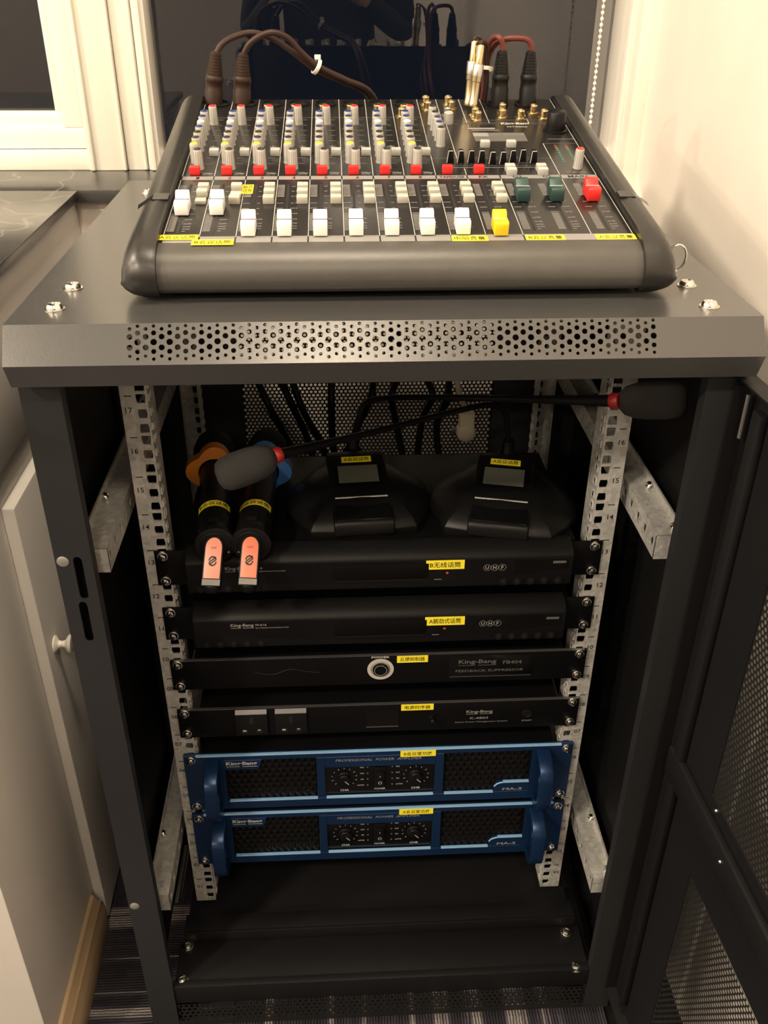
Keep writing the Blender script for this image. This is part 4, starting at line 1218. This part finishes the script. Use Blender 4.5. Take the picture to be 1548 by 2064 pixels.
# ================================================================== gooseneck microphones on the upper receiver
def gooseneck(label, cx, cy, yaw, neck, ring, foam):
    z0 = -134
    loc = (cx, cy, z0)
    t = thing('gooseneck_microphone', label, 'microphone', loc, group='gooseneck desk microphones in the rack')
    cyw, syw = math.cos(yaw), math.sin(yaw)
    B = lambda x, y, z: (cx + x * cyw - y * syw, cy + x * syw + y * cyw, z0 + z)
    base = MB()
    oc = [(-58, -72), (0, -78), (58, -72), (84, -20), (82, 12), (36, 76), (-36, 76), (-82, 12), (-84, -20)]
    rows = [(1, 0), (1, 9), (.93, 17), (.66, 30), (.45, 36)]
    vs = [B(x * k, y * k + (1 - k) * 10, z) for k, z in rows for x, y in oc]
    n = len(oc)
    fs = [(i * n + k, i * n + (k + 1) % n, (i + 1) * n + (k + 1) % n, (i + 1) * n + k) for i in range(len(rows) - 1) for k in range(n)] + [tuple(range(n)), tuple(range((len(rows) - 1) * n, len(rows) * n))]
    bo = part('base', base.add(vs, fs), 'black_plastic', t, .8, sharp=30)
    con = MB().prism([(-80, 5), (-78, 18), (-74, 22), (-40, 28), (-36, 31), (25, 48), (40, 47), (52, 36), (52, 5)], lambda y, z, x: B(x, y, z), -33, 33)
    part('console', con, 'black_plastic', bo, 2.5, 3)
    # sloped display and talk bar
    def SLP(x, s_, h):                         # along the sloped face from (-36,31) to (25,48)
        k = s_ / 63.3
        return B(x, -36 + 61 * k - h * .27, 31 + 17 * k + h * .96)
    def sbox(mb, x0, x1, s0, s1, h0, h1):
        vs = [SLP(x, s_, h) for h in (h0, h1) for s_ in (s0, s1) for x in (x0, x1)]
        mb.add(vs, [(0, 2, 3, 1), (4, 5, 7, 6), (0, 1, 5, 4), (2, 6, 7, 3), (0, 4, 6, 2), (1, 3, 7, 5)])
        return mb
    part('display_bezel', sbox(MB(), -27, 27, 8, 50, 0, 1.2), 'black_gloss', bo, .6)
    part('display', sbox(MB(), -22.5, 22.5, 19, 46, 1.2, 1.6), 'lcd', bo, label='grey-green unlit display')
    lb = part('name_label', sbox(MB(), -17, 17, 53, 62, 0, .5), 'label_yellow', t, label='yellow adhesive label with printed name')
    part('lettering', MB().text('A会议话筒', lambda x, y, h: SLP(x, y, .6), 0, 57.5, width=29, size=6, bold=.01), 'ink_black', lb)
    part('talk_bar', MB().prism([(-74, 23.2), (-42, 29), (-39, 32), (-39, 26), (-74, 20)], lambda y, z, x: B(x, y, z), -30, 30), 'black_gloss', bo, .8)
    part('talk_bar_edge', MB().tube([B(-29, -41, 31.4), B(29, -41, 31.4)], 1.3, 6, 1), 'edge_steel', bo)
    part('neck_socket', MB().lathe(B(0, 62, 20), (0, 0, 1), [(14, 0), (13, 14), (8, 22), (7, 34), (0, 34)], 20), 'black_plastic', bo)
    nk = part('neck', MB().tube([Vector(B(0, 62, 50))] + neck, lambda k: 3.4 if k < .75 else 3.4 + 2.6 * (k - .75) / .25, 10, 6), 'black_plastic', t, sharp=60)
    a, b = Vector(ring[0]), Vector(ring[1])
    part('light_ring', MB().lathe(a, b - a, [(0, 0), (7, 0), (7.6, 1), (7.6, (b - a).length - 1), (7, (b - a).length), (0, (b - a).length)], 20), 'ring_red', t, label='red ring below the foam windscreen')
    a, b = Vector(foam[0]), Vector(foam[1]); L = (b - a).length
    part('windscreen', MB().lathe(a, b - a, [(0, 0), (8, .5), (13, 5), (16.2, 14), (17.4, 24), (17.6, L - 18), (16.5, L - 8), (12.5, L - 2), (6, L + .5), (0, L + .8)], 26), 'foam', t, sharp=80, label='dark grey foam windscreen')
    return t
gooseneck('gooseneck desk microphone with neck bent to the right rail', -22, 92, math.radians(4),
          [PX_(722, 846, 140), PX_(738, 812, 137), PX_(775, 803, 124), PX_(850, 801, 96), PX_(1000, 803, 42), PX_(1130, 806, -10), PX_(1236, 808, -52)],
          (PX_(1232, 808, -50), PX_(1250, 808, -56)), (PX_(1248, 808, -56), PX_(1384, 806, -70)))
gooseneck('gooseneck desk microphone with neck bent over the two handheld microphones', 143, 78, math.radians(-13),
          [PX_(1022, 855, 136), PX_(1014, 826, 132), PX_(985, 816, 122), PX_(930, 826, 100), PX_(780, 864, 46), PX_(640, 898, -12), PX_(560, 917, -44)],
          (PX_(566, 915, -42), PX_(552, 920, -46)), (PX_(555, 919, -45), PX_(438, 962, -58)))

# ================================================================== handheld microphones
def handheld(label, x_t, x_r, ringm, tagm):
    y_t, y_r, za = -24, 150, -111
    loc = (x_t, 60, -134)
    t = thing('handheld_microphone', label, 'microphone', loc, group='handheld microphones on the upper receiver')
    A = Vector((x_t, y_t, za)); Bv = Vector((x_r, y_r, za + 1)); d = (Bv - A).normalized()
    part('body', MB().lathe(A, d, [(0, -4), (17, -4), (20.5, -3), (20.5, 4), (18.5, 5), (18, 14), (17.6, 16), (18, 18), (18, 70), (17, 120), (16, 160), (18, 166), (18, 172), (0, 172)], 28), 'black_plastic', t, sharp=40)
    part('grille', MB().lathe(A, d, [(0, 168), (18, 168), (23, 180), (25, 196), (25, 204), (22, 222), (14, 236), (0, 242)], 28), 'black_matte', t, sharp=60)
    part('end_ring', MB().lathe(A, d, [(14.5, -4.6), (15.4, -5), (16.2, -4.6), (15.4, -4), (14.5, -4.6)], 28), 'device_grey', t)
    for s_ in (-1, 1):
        part('end_screw', MB().lathe(A + Vector((s_ * 13, 0, -8)) - d * 3.8, -d, [(1.6, 0), (1.2, .8), (0, 1)], 10), 'nickel', t)
    up = Vector((0, 0, 1)); sd = d.cross(up).normalized(); un = sd.cross(d)
    cyl = lambda ang, s_, r_: A + d * s_ + (sd * math.sin(ang) + un * math.cos(ang)) * r_
    lb = MB(); N = 16
    for i in range(N):
        q0, q1 = -1.15 + 2.3 * i / N, -1.15 + 2.3 * (i + 1) / N
        lb.quad(cyl(q0, 46, 18.3), cyl(q1, 46, 18.3), cyl(q1, 58, 18.2), cyl(q0, 58, 18.2))
    lo_ = part('name_label', lb, 'label_yellow', t, label='yellow label wrapped around the body')
    part('lettering', MB().text('B会议话筒', lambda x, v, h: cyl(x / 18.4, v, 18.5), 0, 52, width=34, size=7, bold=.01), 'ink_black', lo_)
    sw = MB()
    for s0, s1, w_ in ((17, 22, 5),):
        sw.add([cyl(q, s_, r_) for r_ in (17.8, 19.4) for s_ in (s0, s1) for q in (-w_ / 18, w_ / 18)], [(0, 2, 3, 1), (4, 5, 7, 6), (0, 1, 5, 4), (2, 6, 7, 3), (0, 4, 6, 2), (1, 3, 7, 5)])
    part('switch', sw, 'device_grey', t)
    # antenna tongue with coloured tag
    P0 = Vector((x_t + .8, -28, -101)); P1 = Vector((x_t - 2.5, -62, -134))
    ax = (P1 - P0).normalized(); L = (P1 - P0).length
    nrm = Vector((1, 0, 0)).cross(ax).normalized()
    if nrm.y > 0: nrm = -nrm
    wd = nrm.cross(ax).normalized()
    TG = lambda x, s_, h: P0 + ax * s_ + wd * x + nrm * h
    def tongue(w_, s0, s1):
        arc = [(w_ * math.cos(math.pi * (1 - k / 10)), s0 + w_ * 1.25 - w_ * 1.25 * math.sin(math.pi * k / 10)) for k in range(11)]
        return [(-w_, s1)] + arc + [(w_, s1)]
    an = part('antenna', MB().prism(tongue(9.6, -3, L + 3), TG, -9, 0).lathe(TG(0, L - 4, -9.6), ax, [(0, 0), (9, 0), (9, 8), (5, 12), (0, 13)], 18), 'black_plastic', t, .8)
    part('antenna_end', MB().prism([(-9, L - 4), (9, L - 4), (9, L + 2), (-9, L + 2)], TG, 0, .5), 'tag_grey', an)
    part('tag', MB().prism(tongue(8.2, 0, L - 5), TG, 0, .6), tagm, an, .2, label='pink-orange tag with a black round emblem')
    em = MB()
    for k, sg in ((0, 1), (1, -1)):
        for q in range(10):
            a0_, a1_ = (.25 + q * .28) + (math.pi if k else 0), (.25 + (q + 1) * .28) + (math.pi if k else 0)
            em.add([TG(r_ * math.cos(a_), L * .52 - r_ * 1.25 * math.sin(a_), .7) for r_, a_ in ((2.9, a0_), (4.3, a0_), (4.3, a1_), (2.9, a1_))], [(0, 1, 2, 3)])
    for o_ in (-1.6, 1.2):
        em.add([TG(x, L * .52 + s_, .7) for x, s_ in ((-3.6, 2.2 + o_), (-2.8, 3.4 + o_), (3.6, -2.2 + o_), (2.8, -3.4 + o_))], [(0, 1, 2, 3)])
    em.text('UHF', lambda x, s_, h: TG(x, L * .23 - s_, .7), 0, 0, size=2.2)
    part('emblem', em, 'ink_black', an)
    # anti-roll ring around the neck
    rg = MB()
    N = 48
    C = A + d * 160
    vs = []
    for i in range(N):
        a_ = 2 * math.pi * i / N
        ro = 25.5 + 7.5 * abs(math.cos(2 * a_ + .2)) ** 1.4
        for rr, h in ((18.3, -8), (ro, -7), (ro, 7), (18.3, 8)):
            vs.append(C + (sd * math.cos(a_) + un * math.sin(a_)) * rr + d * h)
    fs = [(4 * i + k, 4 * ((i + 1) % N) + k, 4 * ((i + 1) % N) + (k + 1) % 4, 4 * i + (k + 1) % 4) for i in range(N) for k in range(4)]
    part('anti_roll_ring', rg.add(vs, fs), ringm, t, sharp=40, label='coloured rubber ring around the neck')
handheld('handheld microphone with orange anti-roll ring', -172, -191, 'ring_orange', 'tag_pink')
handheld('handheld microphone with blue anti-roll ring', -135, -131, 'ring_blue', 'tag_orange')

# ================================================================== power cables and plug at the back of the rack
G2 = 'power cables hanging at the back of the rack'
def pcable(label, pts, r_=5.):
    tag(put('power_cable', MB().tube(pts, r_, 8, 6).mesh('power_cable', 'black_plastic', (0, 0, -Z0), sharp=80)), label, 'cable', G2)
LBL = 'black power cable hanging in front of the perforated back door'
for pts in ([(520, 770), (548, 830), (585, 900), (600, 960)], [(565, 765), (590, 820), (618, 880), (640, 960)], [(588, 765), (612, 830), (650, 900), (670, 980)],
            [(668, 765), (668, 830), (672, 900), (690, 980)], [(752, 765), (748, 800), (725, 850), (700, 930)], [(800, 765), (790, 800), (800, 860), (820, 960)],
            [(860, 765), (872, 800), (850, 850), (840, 950)], [(905, 770), (900, 810), (880, 860), (890, 960)]):
    pcable(LBL, [PX_(px, py, 368 - 14 * (k % 2)) for k, (px, py) in enumerate(pts)] + [PX_(pts[-1][0] + 10, pts[-1][1] + 60, 345)], 5.2)
pl = thing('power_plug', 'cream white power plug hanging in front of the perforated back door', 'plug', tuple(PX_(938, 868, 364)))
p0 = PX_(938, 868, 364)
part('plug_body', MB().lathe(p0 + Vector((0, -12, 0)), (0, 1, 0), [(0, 0), (12, 0), (14, 4), (14, 16), (11, 26), (0, 26)], 22).box(p0.x - 10, p0.x + 11, p0.y - 10, p0.y + 8, p0.z, p0.z + 30), 'plug_cream', pl, 1.5)
part('pin', MB().box(p0.x - 20, p0.x - 11, p0.y - 4, p0.y + 2, p0.z - 3, p0.z + 5), 'edge_steel', pl, .4)
part('cord', MB().tube([p0 + Vector((2, 0, 28)), PX_(928, 800, 366), PX_(922, 770, 368), PX_(918, 740, 368)], 4, 8), 'plug_cream', pl)

# ================================================================== the photographer, seen only as a dark reflection in the window
def person():
    J = {'pel': (0, -1210, 60, 125), 'spine': (0, -1205, 190, 128), 'chest': (0, -1195, 380, 150), 'neck0': (0, -1190, 500, 70), 'neck': (0, -1185, 550, 52), 'head0': (0, -1170, 610, 72), 'head1': (0, -1160, 690, 88), 'head2': (0, -1168, 750, 70),
         'lh': (-95, -1210, 20, 88), 'lk': (-105, -1190, -340, 58), 'la': (-110, -1210, -735, 38), 'lf': (-118, -1110, -775, 34),
         'rh': (95, -1210, 20, 88), 'rk': (105, -1190, -340, 58), 'ra': (110, -1210, -735, 38), 'rf': (118, -1110, -775, 34),
         'ls': (-180, -1195, 450, 62), 'le': (-255, -1170, 180, 46), 'lw': (-130, -985, 330, 30), 'lm': (-105, -960, 355, 26),
         'rs': (180, -1195, 450, 62), 're': (250, -1170, 180, 46), 'rw': (60, -985, 330, 30), 'rm': (35, -960, 355, 26)}
    E = [('pel', 'spine'), ('spine', 'chest'), ('chest', 'neck0'), ('neck0', 'neck'), ('neck', 'head0'), ('head0', 'head1'), ('head1', 'head2'),
         ('pel', 'lh'), ('lh', 'lk'), ('lk', 'la'), ('la', 'lf'), ('pel', 'rh'), ('rh', 'rk'), ('rk', 'ra'), ('ra', 'rf'),
         ('chest', 'ls'), ('ls', 'le'), ('le', 'lw'), ('lw', 'lm'), ('chest', 'rs'), ('rs', 're'), ('re', 'rw'), ('rw', 'rm')]
    for s_, nm, wx in ((1, 'lm', -105), (-1, 'rm', 35)):
        for k in range(4):
            a, b, c_ = '%sf%d' % (nm, k), '%sg%d' % (nm, k), '%st%d' % (nm, k)
            J[a] = (wx + s_ * (4 + 3 * k), -948, 345 + 18 * k, 10); J[b] = (wx + s_ * (26 + 2 * k), -935, 352 + 17 * k, 9); J[c_] = (wx + s_ * 40, -950, 356 + 16 * k, 8)
            E += [(nm, a), (a, b), (b, c_)]
        J[nm + 'h'] = (wx + s_ * 10, -978, 372, 10); J[nm + 'i'] = (wx + s_ * 38, -972, 388, 9)
        E += [(nm, nm + 'h'), (nm + 'h', nm + 'i')]
    names = list(J)
    me = bpy.data.meshes.new('person_skeleton')
    me.from_pydata([((J[k][0] - 45) * S, J[k][1] * S, (J[k][2] + Z0) * S) for k in names], [(names.index(a), names.index(b)) for a, b in E], [])
    o = bpy.data.objects.new('tmp_person', me)
    COL.objects.link(o)
    md = o.modifiers.new('skin', 'SKIN')
    md.use_smooth_shade = True
    for i, k in enumerate(names):
        r_ = J[k][3] * S
        sv = me.skin_vertices[0].data[i]
        sv.radius = (r_ * (1.15 if k in ('chest', 'spine', 'pel') else 1), r_ * (.8 if k in ('chest', 'spine', 'pel') else 1))
        sv.use_root = (k == 'pel')
    ss = o.modifiers.new('sub', 'SUBSURF')
    ss.levels = ss.render_levels = 2
    bpy.context.view_layer.update()
    dg = bpy.context.evaluated_depsgraph_get()
    nm_ = bpy.data.meshes.new_from_object(o.evaluated_get(dg))
    bpy.data.objects.remove(o)
    for q in ('cloth_black', 'trousers', 'skin', 'hair'): nm_.materials.append(MATS[q])
    for p in nm_.polygons:
        z = p.center.z * 1000 - Z0; y = p.center.y * 1000
        i = 0
        if z > 535: i = 2
        if z < 60: i = 1
        if y > -1010 and z > 250: i = 2
        if z < -730: i = 3
        p.material_index = i
        p.use_smooth = True
    nm_.transform(Matrix.Translation((0.045, 1.210, 0)))
    t = thing('person', 'person in a black jacket holding a phone, mirrored in the dark window', 'person', (-45, -1210, FL))
    t.rotation_euler = (0, 0, 0)
    ORG[t.name] = (-45, -1210, FL)
    b = put('body', nm_, t)
    hc = (-45, -1166, 690)
    hair = MB()
    vs = []
    for i in range(9):
        th = math.pi * .62 * i / 8
        for k in range(20):
            a_ = 2 * math.pi * k / 20
            cut = .55 if math.sin(a_) > .3 else 1.
            tt = th * cut
            vs.append((hc[0] + 92 * math.sin(tt) * math.cos(a_), hc[1] - 6 + 104 * math.sin(tt) * math.sin(a_), hc[2] + 8 + 112 * math.cos(tt)))
    hair.add(vs, [(i * 20 + k, i * 20 + (k + 1) % 20, (i + 1) * 20 + (k + 1) % 20, (i + 1) * 20 + k) for i in range(8) for k in range(20)])
    part('hair', hair, 'hair', t, sharp=80)
    fc = MB()
    fc.lathe((-45, -1085, 700), (0, 1, -.35), [(16, 0), (13, 12), (9, 22), (0, 28)], 12)
    part('nose', fc, 'skin', t, sharp=80)
    for s_ in (-1, 1):
        part('eye', MB().lathe((-45 + s_ * 33, -1092, 712), (0, 1, 0), [(0, 0), (9, 2), (11, 7), (7, 13), (0, 15)], 14), 'ink_black', t)
        part('ear', MB().lathe((-45 + s_ * 84, -1166, 690), (s_, 0, 0), [(18, -4), (22, 4), (14, 12), (0, 10)], 14), 'skin', t)
    part('mouth', MB().tube([(-72, -1082, 655), (-45, -1076, 652), (-18, -1082, 655)], 4, 8), 'red_plastic', t)
person()
ph = thing('mobile_phone', 'black mobile phone held up by the person', 'phone', (-80, -925, 350))
part('body', MB().box(-114, -46, -930, -922, 345, 482), 'black_gloss', ph, 5, 3)
part('lens', MB().lathe((-96, -922, 470), (0, 1, 0), [(0, 0), (5, 0), (5, 1.2), (4, 1.6), (0, 1.2)], 16), 'glass_dark_lens', ph)
